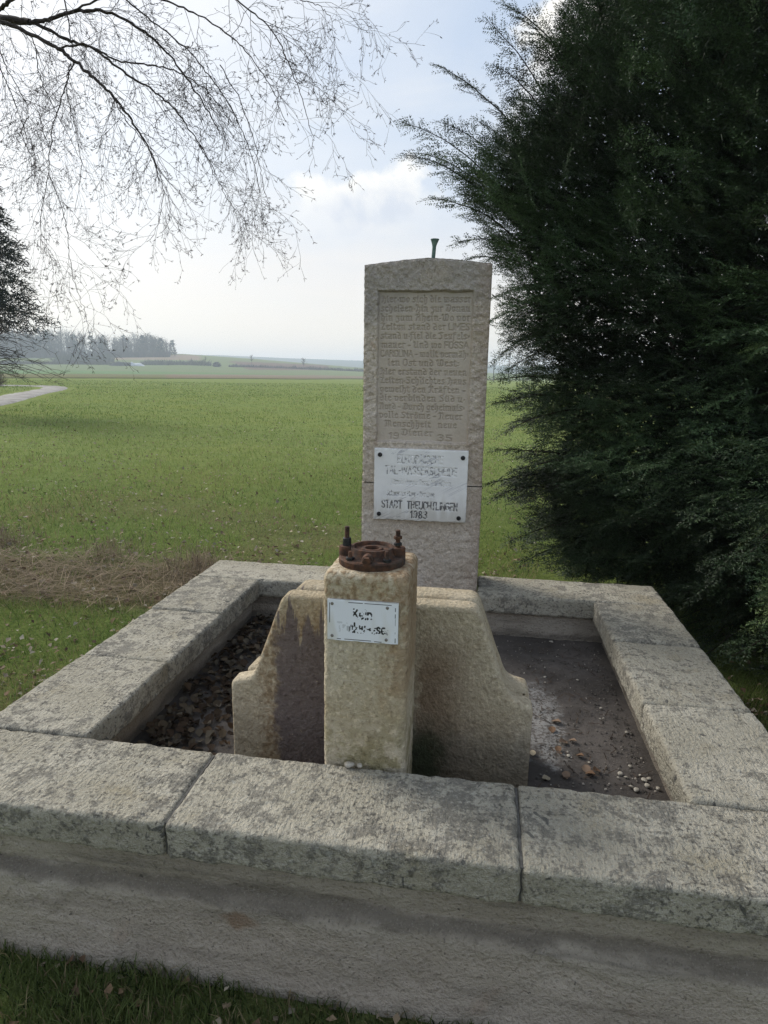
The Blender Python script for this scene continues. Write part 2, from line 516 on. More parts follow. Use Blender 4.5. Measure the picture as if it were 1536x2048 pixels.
def sandstone_material(name, c_lo, c_hi, c_stain, kind):
    mt, t = material(name)
    co = t.node('ShaderNodeTexCoord').outputs['Object']
    x, y, z = t.sep(co)[:3]
    big = t.noise(co, 4.2, 5, 0.6)
    mid = t.noise(co, 24, 5, 0.6)
    fine = t.noise(co, 130, 4, 0.65)
    peck = t.noise(t.mapping(co, scale=(1, 1, 0.75)), 70, 3, 0.55)
    base = t.mix(t.step(big, 0.34, 0.66), c_lo, c_hi)
    base = t.mix(t.math('MULTIPLY', t.step(mid, 0.50, 0.70), 0.45), base, c_stain)
    if kind == 'stele':
        # grey weathering towards the head and left, warmer low down
        g = t.step(t.math('ADD', z, t.math('MULTIPLY', t.math('SUBTRACT', big, 0.5), 0.9)), 1.55, 2.0)
        base = t.mix(t.math('MULTIPLY', g, 0.55), base, (0.205, 0.195, 0.195))
        r = t.step(t.math('ADD', x, t.math('MULTIPLY', t.math('SUBTRACT', mid, 0.5), 0.2)), 0.19, 0.28)
        base = t.mix(t.math('MULTIPLY', r, 0.4), base, (0.29, 0.215, 0.165))
        base = t.mix(t.math('MULTIPLY', t.step(t.noise(co, 11, 4, 0.6), 0.64, 0.74), 0.35), base, (0.33, 0.20, 0.13))
    if kind == 'block':
        edge = t.math('MULTIPLY', t.math('SUBTRACT', mid, 0.5), 0.10)
        xe = t.math('ADD', x, edge)
        # purple brown water stain left of the pillar, ochre fringe, runs of lime from the top
        st = t.math('MULTIPLY', t.step(xe, -0.325, -0.295), t.math('SUBTRACT', 1.0, t.step(xe, -0.03, 0.0)))
        runs = t.noise(t.mapping(co, scale=(38, 1, 5)), 1.0, 4, 0.6)
        st = t.math('MULTIPLY', st, t.step(t.math('ADD', t.math('SUBTRACT', 0.800, z), t.math('MULTIPLY', t.math('SUBTRACT', runs, 0.62), 0.45)), 0.0, 0.035))
        fr = t.math('MULTIPLY', t.step(xe, -0.39, -0.335), t.math('SUBTRACT', 1.0, t.step(xe, -0.03, 0.0)))
        fr = t.math('MULTIPLY', fr, t.math('SUBTRACT', 1.0, t.step(z, 0.70, 0.80)))
        base = t.mix(t.math('MULTIPLY', t.math('MULTIPLY', fr, t.step(peck, 0.3, 0.6)), 0.7), base, (0.24, 0.155, 0.08))
        base = t.mix(t.math('MULTIPLY', st, 0.92), base, (0.150, 0.122, 0.118))
        base = t.mix(t.math('MULTIPLY', t.math('MULTIPLY', st, t.step(t.noise(co, 40, 2, 0.5), 0.70, 0.72)), 0.8), base, (0.36, 0.29, 0.2))
        # red brown bloom right of the pillar, moss at its foot
        rb = t.math('MULTIPLY', t.step(xe, 0.10, 0.14), t.math('SUBTRACT', 1.0, t.step(xe, 0.16, 0.34)))
        rb = t.math('MULTIPLY', rb, t.math('SUBTRACT', 1.0, t.step(z, 0.60, 0.78)))
        base = t.mix(t.math('MULTIPLY', rb, 0.75), base, (0.155, 0.098, 0.062))
        lowb = t.math('SUBTRACT', 1.0, t.step(t.math('ADD', z, edge), 0.30, 0.52))
        base = t.mix(t.math('MULTIPLY', lowb, t.math('MULTIPLY', t.step(x, -0.02, 0.1), 0.55)), base, (0.14, 0.115, 0.088))
        ms = t.math('MULTIPLY', t.math('SUBTRACT', 1.0, t.step(xe, 0.16, 0.26)), t.math('SUBTRACT', 1.0, t.step(t.math('ADD', z, edge), 0.34, 0.48)))
        base = t.mix(t.math('MULTIPLY', t.math('MULTIPLY', ms, t.step(x, 0.05, 0.1)), 0.85), base, (0.035, 0.048, 0.022))
    if kind == 'pillar':
        e = t.math('MULTIPLY', t.math('SUBTRACT', mid, 0.5), 0.22)
        rust = t.math('MULTIPLY', t.step(t.math('ADD', z, e), 0.76, 0.90), t.step(peck, 0.40, 0.62))
        base = t.mix(t.math('MULTIPLY', rust, 0.55), base, (0.26, 0.155, 0.07))
        sr = t.math('MULTIPLY', t.step(t.math('ADD', x, e), 0.05, 0.10), t.step(z, 0.55, 0.7))
        base = t.mix(t.math('MULTIPLY', sr, 0.5), base, (0.24, 0.135, 0.06))
        gr = t.math('SUBTRACT', 1.0, t.step(t.math('ADD', z, e), 0.44, 0.66))
        base = t.mix(t.math('MULTIPLY', t.math('MULTIPLY', gr, t.step(mid, 0.42, 0.6)), 0.6), base, (0.17, 0.155, 0.05))
    raw = 1.0
    if kind == 'stele':
        dr = t.sep(attr_color(t, 'dressing'))
        raw = t.math('SUBTRACT', 1.0, t.math('MULTIPLY', dr[0], 0.80))
        base = t.mix(t.math('MULTIPLY', dr[0], 0.35), base, (0.40, 0.35, 0.30))
        base = t.mix(t.math('MULTIPLY', dr[1], 0.22), base, (0.18, 0.155, 0.135))      # dirt lodged in the cut letters
    base = t.mix(t.math('MULTIPLY', t.math('MULTIPLY', t.step(peck, 0.53, 0.70), 0.45), raw), base, t.mix(1.0, base, (0.46, 0.43, 0.40), 'MULTIPLY'))
    base = t.mix(t.math('MULTIPLY', t.math('MULTIPLY', t.step(t.noise(co, 90, 2, 0.5), 0.54, 0.68), 0.55), raw), base, t.mix(1.0, base, (1.45, 1.45, 1.45), 'MULTIPLY'))
    base = t.mix(t.math('MULTIPLY', t.math('MULTIPLY', t.step(fine, 0.56, 0.70), 0.55), raw), base, t.mix(1.0, base, (0.5, 0.47, 0.43), 'MULTIPLY'))
    h = t.math('MULTIPLY', t.math('ADD', t.math('MULTIPLY', peck, 0.8), t.math('MULTIPLY', fine, 0.45)), raw)
    t.out(base, 0.95, t.bump(h, 1.0, 0.013), 0.1)
    return mt


def rust_material():
    mt, t = material("rusty_cast_iron")
    co = t.node('ShaderNodeTexCoord').outputs['Object']
    n = t.noise(co, 55, 5, 0.65); n2 = t.noise(co, 18, 4, 0.6)
    c = t.mix(t.step(n, 0.35, 0.68), (0.040, 0.024, 0.018), (0.125, 0.058, 0.032))
    c = t.mix(t.math('MULTIPLY', t.step(n2, 0.55, 0.7), 0.6), c, (0.072, 0.070, 0.062))
    c = t.mix(t.math('MULTIPLY', t.step(t.noise(co, 160, 3, 0.6), 0.6, 0.72), 0.5), c, (0.21, 0.105, 0.05))
    t.out(c, 0.78, t.bump(n, 0.5, 0.003), 0.35, 0.25)
    return mt


def plain_material(name, c1, c2, scale, rough=0.8, spec=0.2, metal=0.0, bump=0.3, bd=0.003):
    mt, t = material(name)
    co = t.node('ShaderNodeTexCoord').outputs['Object']
    n = t.noise(co, scale, 5, 0.62)
    t.out(t.mix(t.step(n, 0.33, 0.68), c1, c2), rough, t.bump(n, bump, bd), spec, metal)
    return mt


def marble_material():
    mt, t = material("veined_white_marble")
    co = t.node('ShaderNodeTexCoord').outputs['Object']
    v = t.mapping(co, rot=(0, R_(28), 0))
    wv = t.noise(t.mapping(v, scale=(3.0, 3.0, 34)), 1.0, 5, 0.6, 0.8)
    vein = t.math('SUBTRACT', 1.0, t.step(t.math('ABSOLUTE', t.math('SUBTRACT', wv, 0.52)), 0.0, 0.022))
    gate = t.step(t.noise(co, 7, 3, 0.5), 0.45, 0.6)
    c = t.mix(t.step(t.noise(co, 9, 4, 0.6), 0.35, 0.7), (0.76, 0.755, 0.75), (0.84, 0.835, 0.825))
    c = t.mix(t.math('MULTIPLY', t.math('MULTIPLY', vein, gate), 0.75), c, (0.20, 0.21, 0.27))
    z = t.sep(co)[2]
    dirt = t.math('MULTIPLY', t.math('SUBTRACT', 1.0, t.step(t.math('ADD', z, t.math('MULTIPLY', t.math('SUBTRACT', t.noise(t.mapping(co, scale=(40, 1, 4)), 1.0, 3, 0.6), 0.5), 0.22)), 0.77, 0.90)), 0.5)
    c = t.mix(dirt, c, (0.37, 0.335, 0.26))
    c = t.mix(1.0, c, attr_color(t), 'MULTIPLY')
    t.out(c, 0.55, t.bump(t.noise(co, 150, 3, 0.6), 0.12, 0.002), 0.35)
    return mt


def ground_material():
    mt, t = material("meadow_ground")
    co = t.node('ShaderNodeTexCoord').outputs['Object']
    c = attr_color(t)
    n = t.noise(co, 0.35, 6, 0.65); n2 = t.noise(co, 4.0, 6, 0.7); n3 = t.noise(co, 30, 4, 0.7)
    c = t.mix(t.math('MULTIPLY', t.step(n, 0.35, 0.7), 0.35), c, t.mix(1.0, c, (1.25, 1.05, 0.8), 'MULTIPLY'))
    c = t.mix(t.math('MULTIPLY', t.step(n2, 0.40, 0.65), 0.5), c, t.mix(1.0, c, (0.62, 0.70, 0.62), 'MULTIPLY'))
    c = t.mix(t.math('MULTIPLY', t.step(n3, 0.45, 0.7), 0.6), c, t.mix(1.0, c, (0.55, 0.58, 0.6), 'MULTIPLY'))
    t.out(c, 1.0, t.bump(t.math('ADD', n2, n3), 0.8, 0.05), 0.0)
    return mt


MAT_COPING = coping_material()
MAT_WALL = wall_material()
MAT_FLOOR = floor_material()
MAT_STELE = sandstone_material("pinkish_sandstone_stele", (0.51, 0.435, 0.355), (0.58, 0.510, 0.435), (0.43, 0.375, 0.315), 'stele')
MAT_BLOCK = sandstone_material("yellow_sandstone_block", (0.41, 0.34, 0.232), (0.51, 0.44, 0.325), (0.35, 0.28, 0.185), 'block')
MAT_PILLAR = sandstone_material("yellow_sandstone_pillar", (0.46, 0.385, 0.265), (0.57, 0.50, 0.38), (0.39, 0.31, 0.195), 'pillar')
MAT_RUST = rust_material()
MAT_MARBLE = marble_material()
MAT_GROUND = ground_material()
MAT_IRON = plain_material("dark_bolt_iron", (0.018, 0.019, 0.021), (0.045, 0.045, 0.047), 200, 0.5, 0.5, 0.6)
MAT_RIVET = plain_material("grey_rivet", (0.16, 0.14, 0.12), (0.28, 0.26, 0.24), 300, 0.5, 0.5, 0.4)
MAT_PATINA = plain_material("green_copper_patina", (0.07, 0.125, 0.115), (0.16, 0.23, 0.205), 60, 0.7, 0.4, 0.2)
MAT_MORTAR = plain_material("grey_mortar", (0.07, 0.068, 0.062), (0.13, 0.125, 0.115), 60, 1.0, 0.05)
MAT_GRASS = tint_material("grass_blades", 0.7, 0.30, 0.15)
MAT_DRY = tint_material("dry_stalks", 0.85, 0.15, 0.1)
MAT_LEAF = tint_material("dead_leaves", 0.8, 0.12, 0.15)
MAT_YEW = tint_material("yew_needles", 0.55, 0.10, 0.22)
MAT_BARK = plain_material("dark_yew_bark", (0.022, 0.017, 0.014), (0.05, 0.037, 0.03), 14, 0.95, 0.1, 0, 0.8, 0.02)
MAT_TWIG = plain_material("birch_twig_bark", (0.030, 0.024, 0.022), (0.060, 0.046, 0.042), 40, 0.8, 0.2)
MAT_FAR = tint_material("far_vegetation", 0.95, 0.1, 0.05)
MAT_PEBBLE = plain_material("pale_limestone", (0.28, 0.255, 0.21), (0.46, 0.43, 0.37), 60, 0.9, 0.15)
MAT_GRAVEL = plain_material("pale_gravel_track", (0.24, 0.225, 0.205), (0.36, 0.345, 0.32), 1.2, 1.0, 0.05, 0, 0.5, 0.02)

# ------------------------------------------------------------------ terrain


def to_px(P):
    d = np.asarray(P, float) - CAM
    z = d @ _f
    z = np.where(np.abs(z) < 1e-6, 1e-6, z)
    return 768 + FPX * (d @ CR) / z, 1024 - FPX * (d @ CU) / z, z


def bearing_px(x, y):
    """the photo column over which a far ground point stands"""
    a = np.arctan2(x - CAM[0], y - CAM[1]) - YAW
    return 768 + FPX * np.tan(np.clip(a, -1.35, 1.35))


def terrain(x, y):
    dx, dy = x - CAM[0], y - CAM[1]
    d = np.hypot(dx, dy)
    b = bearing_px(x, y)
    front = np.where(dy > 0, 1.0, 0.4)
    amp = np.interp(b, [-1500, -300, 0, 200, 370, 520, 720, 1020, 1500, 3000], [8, 12, 12, 13.5, 15.5, 12.5, 7, 4.0, 5, 6])
    h = amp * sstep(d, 290, 580) * front
    ridge = np.interp(b, [-1500, 200, 440, 720, 1020, 1600, 3000], [12, 16, 25, 26.5, 21, 22, 20])
    P = np.stack([x, y, 0 * x], -1)
    h = h + ridge * sstep(d, 950, 1500) * front * (1 + 0.12 * vnoise(P, 0.0022, 5))
    h = h + 0.012 * vnoise(P, 1.7, 3) * sstep(d, 1.0, 3.0) + 0.06 * vnoise(P, 0.09, 4) * sstep(d, 8, 40)
    return h


def build_ground():
    ra = np.concatenate([[0.0, 0.3, 0.6], np.geomspace(0.9, 120, 120), np.geomspace(122, 700, 120), np.geomspace(710, 1950, 40)])
    fine = np.radians(np.arange(-46, 46.01, 0.4)); coarse = np.radians(np.arange(50, 311, 5.0))
    th = np.concatenate([fine, coarse]) + YAW
    Rr, T = np.meshgrid(ra, th, indexing='ij')
    X = CAM[0] + Rr * np.sin(T); Y = CAM[1] + Rr * np.cos(T)
    Z = terrain(X, Y)
    inside = (X > -1.08) & (X < 1.12) & (Y > 0.06) & (Y < 1.98)
    Z = np.where(inside, -0.05, Z)
    V = np.stack([X, Y, Z], -1)
    n, mth = Rr.shape
    i = np.arange(n - 1)[:, None] * mth; j = np.arange(mth)[None, :]; j2 = (j + 1) % mth
    F = np.stack([i + j, i + mth + j, i + mth + j2, i + j2], -1).reshape(-1, 4)
    px, py, _ = to_px(V.reshape(-1, 3)); px = px.reshape(X.shape); py = py.reshape(X.shape)
    D = Rr
    C = np.zeros(X.shape + (3,))
    C[:] = (0.205, 0.250, 0.092)
    P2 = np.stack([X, Y, 0 * X], -1)
    near = 1 - sstep(D, 4.5, 14)
    C = C * (1 - near[..., None]) + np.array((0.125, 0.165, 0.052)) * near[..., None]
    bare = 0.6 * sstep(fbm(P2, 0.8, 3, 11), 0.05, 0.35) * (1 - sstep(D, 5, 11))
    C = C * (1 - 0.7 * bare[..., None]) + 0.7 * bare[..., None] * np.array((0.155, 0.135, 0.08))
    dry = sstep(Y, 2.1, 2.45) * (1 - sstep(Y, 2.9, 3.5)) * (1 - sstep(X, -1.75, -1.2))
    C = C * (1 - 0.8 * dry[..., None]) + 0.8 * dry[..., None] * np.array((0.135, 0.105, 0.075))
    far = D > 60
    wob = 1.0 * vnoise(np.stack([px * 0.01, py * 0, 0 * py], -1), 1.0, 2)
    q = py - 0.004 * (px - 300) + 0.5 * wob

    def setc(mask, c):
        C[mask & far] = c
    setc((q < 757.5), (0.075, 0.085, 0.04))
    setc((q < 755.5), (0.205, 0.160, 0.110))
    setc((q < 755.5) & (px < 330), (0.17, 0.165, 0.085))
    setc((q < 748.5), (0.125, 0.205, 0.075))
    setc((q < 741.0), (0.195, 0.165, 0.115))
    setc((q < 738.5) | (D > 340), (0.165, 0.20, 0.095))
    hill = (D > 300)
    C[hill & (px > 60) & (px < 225) & (q < 731)] = (0.16, 0.19, 0.085)
    C[hill & (px > 212) & (px < 402) & (q < 719.5) & (q > 709)] = (0.27, 0.205, 0.155)
    line = px - 455 - (q - 720) * 2.2
    C[hill & (line > 0) & (px < 655) & (q > 722 + (px - 470) * 0.035) & (q < 739)] = (0.165, 0.115, 0.095)
    C[hill & (D > 520)] = (0.185, 0.205, 0.10)
    C[D > 900] = (0.055, 0.07, 0.045)
    me = mesh_from("ground", V.reshape(-1, 3), F, C.reshape(-1, 3), True)
    o = link("ground", me, MAT_GROUND)
    tag(o, kind='structure')


build_ground()


def build_track():
    pts = [(-170, 836), (-60, 812), (0, 801), (50, 791), (88, 783), (110, 778.3), (112, 775.4), (96, 773.6), (60, 772.6), (0, 772), (-90, 771.5)]
    P = np.array([on_ground(*p) for p in pts])[:, :2]
    # smooth
    t = np.arange(len(P)); tt = np.linspace(0, len(P) - 1, 90)
    Q = np.stack([np.interp(tt, t, P[:, k]) for k in (0, 1)], -1)
    for _ in range(14):
        Q[1:-1] = 0.25 * Q[:-2] + 0.5 * Q[1:-1] + 0.25 * Q[2:]
    T = np.gradient(Q, axis=0); T /= np.linalg.norm(T, axis=1)[:, None]
    Nn = np.stack([-T[:, 1], T[:, 0]], -1)
    offs = np.array([-0.92, -0.78, -0.28, 0.0, 0.28, 0.78, 0.92])
    zz = np.array([-0.05, 0.05, 0.05, 0.075, 0.05, 0.05, -0.05])
    V = np.concatenate([Q[:, None, :] + offs[None, :, None] * Nn[:, None, :], np.broadcast_to(zz[None, :, None], (90, 7, 1))], -1)
    V[..., 2] += terrain(V[..., 0], V[..., 1]) + 0.03 * vnoise(V * np.array([1, 1, 0]), 1.2, 9)
    i = np.arange(89)[:, None] * 7; j = np.arange(6)[None, :]
    F = np.stack([i + j, i + j + 1, i + 8 + j, i + 7 + j], -1).reshape(-1, 4)
    o = link("gravel_track", mesh_from("gravel_track", V.reshape(-1, 3), F, None, True), MAT_GRAVEL)
    tag(o, kind='structure')
    return Q


TRACK = build_track()

# ------------------------------------------------------------------ stone basin
XL, XLI, XRI, XR = -1.1107, -0.7798, 0.8176, 1.1463
YF, YB, YO = 0.2937, 1.724, 2.0117
CT = 0.093                                  # thickness of the coping
FLOOR_Z = RZ - 0.212
STELE_Y, SX = 1.8026, 0.2836
basin = tag(empty("stone_basin", (0, 0, 0)), "square sandstone fountain basin with thick grey weathered coping, filling the foreground", "fountain basin")


def coping_disp(seed, amp=1.0):
    def f(P, N):
        a = 0.0024 * fbm(P, 14, 3, seed) + 0.0022 * vnoise(P, 60, seed + 3)
        # ragged arrises: chips along the upper edges
        edge = np.clip(np.abs(N[:, 2]) * np.hypot(N[:, 0], N[:, 1]) * 2, 0, 1)
        chip = np.clip(fbm(P, 26, 3, seed + 9), 0, 1)
        return amp * (a - edge * 0.007 * chip)
    return f


G = 0.0022
J = [-0.3975, 0.3985]
stones = [
    ((XL, 0.0, 0), (J[0] - G, YF, 0)), ((J[0] + G, 0.0, 0), (J[1] - G, YF, 0)), ((J[1] + G, 0.0, 0), (XR, YF, 0)),
    ((XL, YF + 2 * G, 0), (XLI, 0.781, 0)), ((XL, 0.781 + 2 * G, 0), (XLI, 1.262, 0)), ((XL, 1.262 + 2 * G, 0), (XLI, YB - G, 0)),
    ((XRI, YF + 2 * G, 0), (XR, 0.785, 0)), ((XRI, 0.785 + 2 * G, 0), (XR, 1.281, 0)), ((XRI, 1.281 + 2 * G, 0), (XR, YB - G, 0)),
    ((XL, YB + G, 0), (-SX - 0.004, YO, 0)), ((SX + 0.004, YB + G, 0), (XR, YO, 0)),
]
for k, (a, b) in enumerate(stones):
    seg = 0.0085 if k < 3 else 0.012
    dz_ = [0, 0, 0, .002, -.003, .001, .001, -.002, .003, .0, .001][k]
    V, F = rounded_block((a[0], a[1], RZ - CT), (b[0], b[1], RZ + dz_), 0.012, seg, coping_disp(20 + k))
    link("coping_stone", mesh_from("coping_stone", V, F, None, True), MAT_COPING, basin)


def wall_piece(name, lo, hi, seed, profile=None):
    def disp(P, N):
        d = 0.006 * fbm(P, 7, 4, seed) + 0.0025 * vnoise(P, 50, seed)
        if profile is not None:
            d = d + profile(P, N)
        return d
    V, F = rounded_block(lo, hi, 0.012, 0.014, disp)
    return link(name, mesh_from(name, V, F, None, True), MAT_WALL, basin)


def plinth(P, N):
    # the lower half of the front stands proud of a shallow hollow under the coping, with flaked skin
    low = 1 - sstep(P[:, 2] + 0.020 * fbm(P, 4, 4, 61), 0.222, 0.240)
    flake = sstep(fbm(P, 6, 4, 71), 0.10, 0.13) * 0.007 * low
    hollow = np.exp(-((P[:, 2] - 0.255) / 0.02) ** 2) * 0.007
    foot = np.clip((0.06 - P[:, 2]) / 0.06, 0, 1) * 0.02 * (0.4 + np.clip(fbm(P, 9, 3, 44), -0.4, 1))
    return np.where(N[:, 1] < -0.5, low * 0.024 - hollow - flake + foot, 0)


wall_piece("front_wall", (XL + 0.05, 0.040, -0.06), (XR - 0.05, YF - 0.045, RZ - CT - 0.001), 31, plinth)
wall_piece("left_wall", (XL + 0.05, YF - 0.042, -0.06), (XLI - 0.055, YB + 0.03, RZ - CT - 0.001), 32)
wall_piece("right_wall", (XRI + 0.055, YF - 0.042, -0.06), (XR - 0.05, YB + 0.03, RZ - CT - 0.001), 33)
wall_piece("back_wall", (XL + 0.05, YB + 0.033, -0.06), (XR - 0.05, YO - 0.03, RZ - CT - 0.001), 34)


def basin_floor():
    x = np.arange(XLI - 0.07, XRI + 0.0701, 0.012); y = np.arange(YF - 0.06, YB + 0.05, 0.012)
    X, Y = np.meshgrid(x, y, indexing='ij')
    P = np.stack([X, Y, 0 * X], -1)
    Z = FLOOR_Z + 0.006 * fbm(P, 6, 4, 51) + 0.0025 * vnoise(P, 45, 52)
    nx, ny = X.shape
    i = np.arange(nx - 1)[:, None] * ny; j = np.arange(ny - 1)[None, :]
    F = np.stack([i + j, i + ny + j, i + ny + j + 1, i + j + 1], -1).reshape(-1, 4)
    P[..., 2] = Z
    link("basin_floor", mesh_from("basin_floor", P.reshape(-1, 3), F, None, True), MAT_FLOOR, basin)


basin_floor()
# mortar in the coping joints


def mortar(lo, hi):
    V, F = rounded_block(lo, hi, 0.001, 0.05)
    link("mortar_joint", mesh_from("mortar_joint", V, F), MAT_MORTAR, basin)


for x in J:
    mortar((x - 0.0035, 0.012, RZ - CT + 0.004), (x + 0.0035, YF - 0.012, RZ - 0.006))
for y in (0.783, 1.264):
    mortar((XL + 0.012, y - 0.0035, RZ - CT + 0.004), (XLI - 0.012, y + 0.0035, RZ - 0.014))
for y in (0.787, 1.283):
    mortar((XRI + 0.012, y - 0.0035, RZ - CT + 0.004), (XR - 0.012, y + 0.0035, RZ - 0.014))

# ------------------------------------------------------------------ stepped block behind the pillar


def offset_poly(P, d):
    """move an open outline (a list of points, left to right over the top) inwards by d"""
    T = np.gradient(P, axis=0); T /= np.linalg.norm(T, axis=1)[:, None] + 1e-9
    Nn = np.stack([T[:, 1], -T[:, 0]], -1)
    return P + Nn * d


def block_profile():
    half = [(-0.456, FLOOR_Z - 0.03), (-0.456, RZ + 0.056), (-0.4535, RZ + 0.066), (-0.447, RZ + 0.0735), (-0.437, RZ + 0.077), (-0.410, RZ + 0.083), (-0.394, RZ + 0.090),
            (-0.383, RZ + 0.102), (-0.375, RZ + 0.120), (-0.352, RZ + 0.180), (-0.298, RZ + 0.328), (-0.292, RZ + 0.343), (-0.283, RZ + 0.354), (-0.268, RZ + 0.361), (-0.255, RZ + 0.362), (0.0, RZ + 0.362)]
    h = np.array(half)
    P = np.concatenate([h, (h * np.array([-1, 1]))[::-1][1:]])
    # resample evenly
    s = np.concatenate([[0], np.cumsum(np.hypot(*np.diff(P, axis=0).T))])
    u = np.linspace(0, s[-1], 221)
    return np.stack([np.interp(u, s, P[:, 0]), np.interp(u, s, P[:, 1])], -1)


def stepped_block():
    P0 = block_profile()
    y0 = 0.548
    rings = [(0.0, 0.014, 0), (0.0015, 0.008, 0), (0.005, 0.003, 0), (0.011, 0.0, 0), (0.03, 0.0, 0), (0.055, 0.0, 0), (0.066, 0.004, 0), (0.074, 0.013, 0), (0.080, 0.032, 0),
             (0.096, 0.044, -0.004), (0.126, 0.044, -0.012), (0.134, 0.020, -0.016), (0.139, 0.007, -0.018), (0.149, 0.0, -0.020), (0.19, 0.0, -0.022), (0.228, 0.002, -0.022), (0.238, 0.012, -0.022)]
    Vs = []
    # front face: fine rows between the left and right half of the outline, so that it can be rough
    n = len(P0)
    for dy, ins, dz_ in rings:
        Q = offset_poly(P0, ins)
        Q[:, 1] += dz_
        Vs.append(np.stack([Q[:, 0], np.full(n, y0 + dy), Q[:, 1]], -1))
    V = np.concatenate(Vs)
    m_ = len(rings)
    i = np.arange(m_ - 1)[:, None] * n; j = np.arange(n - 1)[None, :]
    F = np.stack([i + j, i + j + 1, i + n + j + 1, i + n + j], -1).reshape(-1, 4)
    mbk = MB()
    N = np.zeros_like(V)
    V2 = V + 0.0012 * np.stack([fbm(V, 26, 3, 81), 0 * V[:, 0], fbm(V, 26, 3, 82)], -1)
    mbk.add(V2, F)
    # the two big faces
    half = n // 2
    for ring, sgn in ((0, 1), (m_ - 1, -1)):
        A = V2[ring * n: ring * n + half + 1]; B = V2[ring * n + half: ring * n + n][::-1]
        k = 60
        t = np.linspace(0, 1, k + 1)[None, :, None]
        Gd = A[:, None, :] * (1 - t) + B[:len(A), None, :] * t
        Gd[:, 1:-1, 1] += -sgn * 0.003 * fbm(Gd[:, 1:-1], 12, 3, 83)
        a, b = Gd.shape[:2]
        ii = np.arange(a - 1)[:, None] * b; jj = np.arange(b - 1)[None, :]
        Fg = np.stack([ii + jj, ii + jj + 1, ii + b + jj + 1, ii + b + jj], -1).reshape(-1, 4)
        mbk.add(Gd.reshape(-1, 3), Fg if sgn > 0 else Fg[:, ::-1])
    o = link("stepped_stone_block", mbk.mesh("stepped_stone_block", True), MAT_BLOCK)
    tag(o, "broad stepped sandstone block with curved shoulders and dark purple water stain behind the pillar", "stone block")


stepped_block()

# ------------------------------------------------------------------ pillar
PILLAR_TOP = RZ + 0.520


def pillar_disp(P, N):
    return 0.0015 * fbm(P, 20, 3, 91) + 0.0016 * vnoise(P, 90, 92)


V, F = rounded_block((-0.1035, 0.304, FLOOR_Z - 0.02), (0.1135, 0.545, PILLAR_TOP), 0.022, 0.009, pillar_disp)
tag(link("stone_pillar", mesh_from("stone_pillar", V, F, None, True), MAT_PILLAR),
    "square ochre sandstone pillar rising from the basin, bearing a white sign", "pillar")

# ------------------------------------------------------------------ rusty flange on the pillar
FL = (0.004, 0.412, PILLAR_TOP - 0.001)
flange = tag(empty("pump_flange", FL), "rusty cast iron pump flange with two upright threaded rods on the pillar", "flange")


def part(name, pieces, mat, parent, smooth=True):
    b = MB()
    for V, F in pieces:
        b.add(V, F)
    o = link(name, b.mesh(name, smooth), mat, parent)
    for p in o.data.polygons:
        pass
    md = o.modifiers.new("edge", 'EDGE_SPLIT'); md.split_angle = R_(35)
    return o


def hexagon(r, h, c, axis='z'):
    return lathe([(0.0001, 0), (r, 0), (r, h * 0.85), (r * 0.9, h), (0.0001, h)], 6, c, axis)


part("base_plate", [lathe([(0.0001, 0.0), (0.086, 0.0), (0.087, 0.004), (0.087, 0.016), (0.084, 0.020), (0.066, 0.022), (0.060, 0.030), (0.058, 0.040), (0.056, 0.0445),
                           (0.049, 0.0450), (0.047, 0.041), (0.046, 0.036), (0.0285, 0.035), (0.028, 0.038), (0.026, 0.040), (0.0195, 0.040), (0.0185, 0.037), (0.018, 0.002), (0.0001, 0.002)], 56)], MAT_RUST, flange)
for s in (-1, 1):
    cx = s * 0.066
    th = np.linspace(0, 2 * math.pi, 41)[:-1]
    boss = part("boss", [lathe([(0.021, 0.010), (0.0205, 0.040), (0.019, 0.044), (0.0001, 0.0445)], 28, (cx, 0.006 * s, 0))], MAT_RUST, flange)
    rod_h = 0.094 if s < 0 else 0.088
    # threads as fine rings
    prof = [(0.0001, 0.040)]
    for k in range(30):
        zz = 0.042 + (rod_h - 0.042) * k / 29
        prof.append((0.0066 if k % 2 else 0.0058, zz))
    prof += [(0.0045, rod_h + 0.0015), (0.0001, rod_h + 0.0015)]
    rod = part("threaded_rod", [lathe(prof, 14, (cx, 0.006 * s, 0))], MAT_RUST, flange)
    if s < 0:
        part("sleeve_nut", [lathe([(0.0001, 0.0445), (0.0115, 0.0445), (0.0108, 0.064), (0.0095, 0.0655), (0.0001, 0.0655)], 18, (cx, 0.006 * s, 0))], MAT_IRON, rod)
    else:
        part("nut", [hexagon(0.0108, 0.008, (cx, 0.006 * s, 0.0485))], MAT_IRON, rod)
        part("nut", [hexagon(0.0112, 0.0075, (cx, 0.006 * s, 0.066))], MAT_RUST, rod)
for s, hgt in ((-1, 0.014), (1, 0.019)):
    b = part("small_bolt", [lathe([(0.0001, 0.02), (0.0055, 0.02), (0.0055, 0.026 + hgt), (0.004, 0.029 + hgt), (0.0001, 0.030 + hgt)], 14, (s * 0.047, -0.056, 0))], MAT_RUST, flange)
    part("nut", [hexagon(0.0115, 0.009, (s * 0.047, -0.056, 0.019))], MAT_IRON, b)
plug = part("side_plug", [lathe([(0.0001, -0.02), (0.015, -0.02), (0.0145, 0.018), (0.0125, 0.0215), (0.0001, 0.0215)], 24, (0.0, -0.056, 0.026), 'y')], MAT_RUST, flange)
part("hex_head", [hexagon(0.0118, 0.011, (0.0, -0.0775, 0.026), 'y')], MAT_RUST, plug)

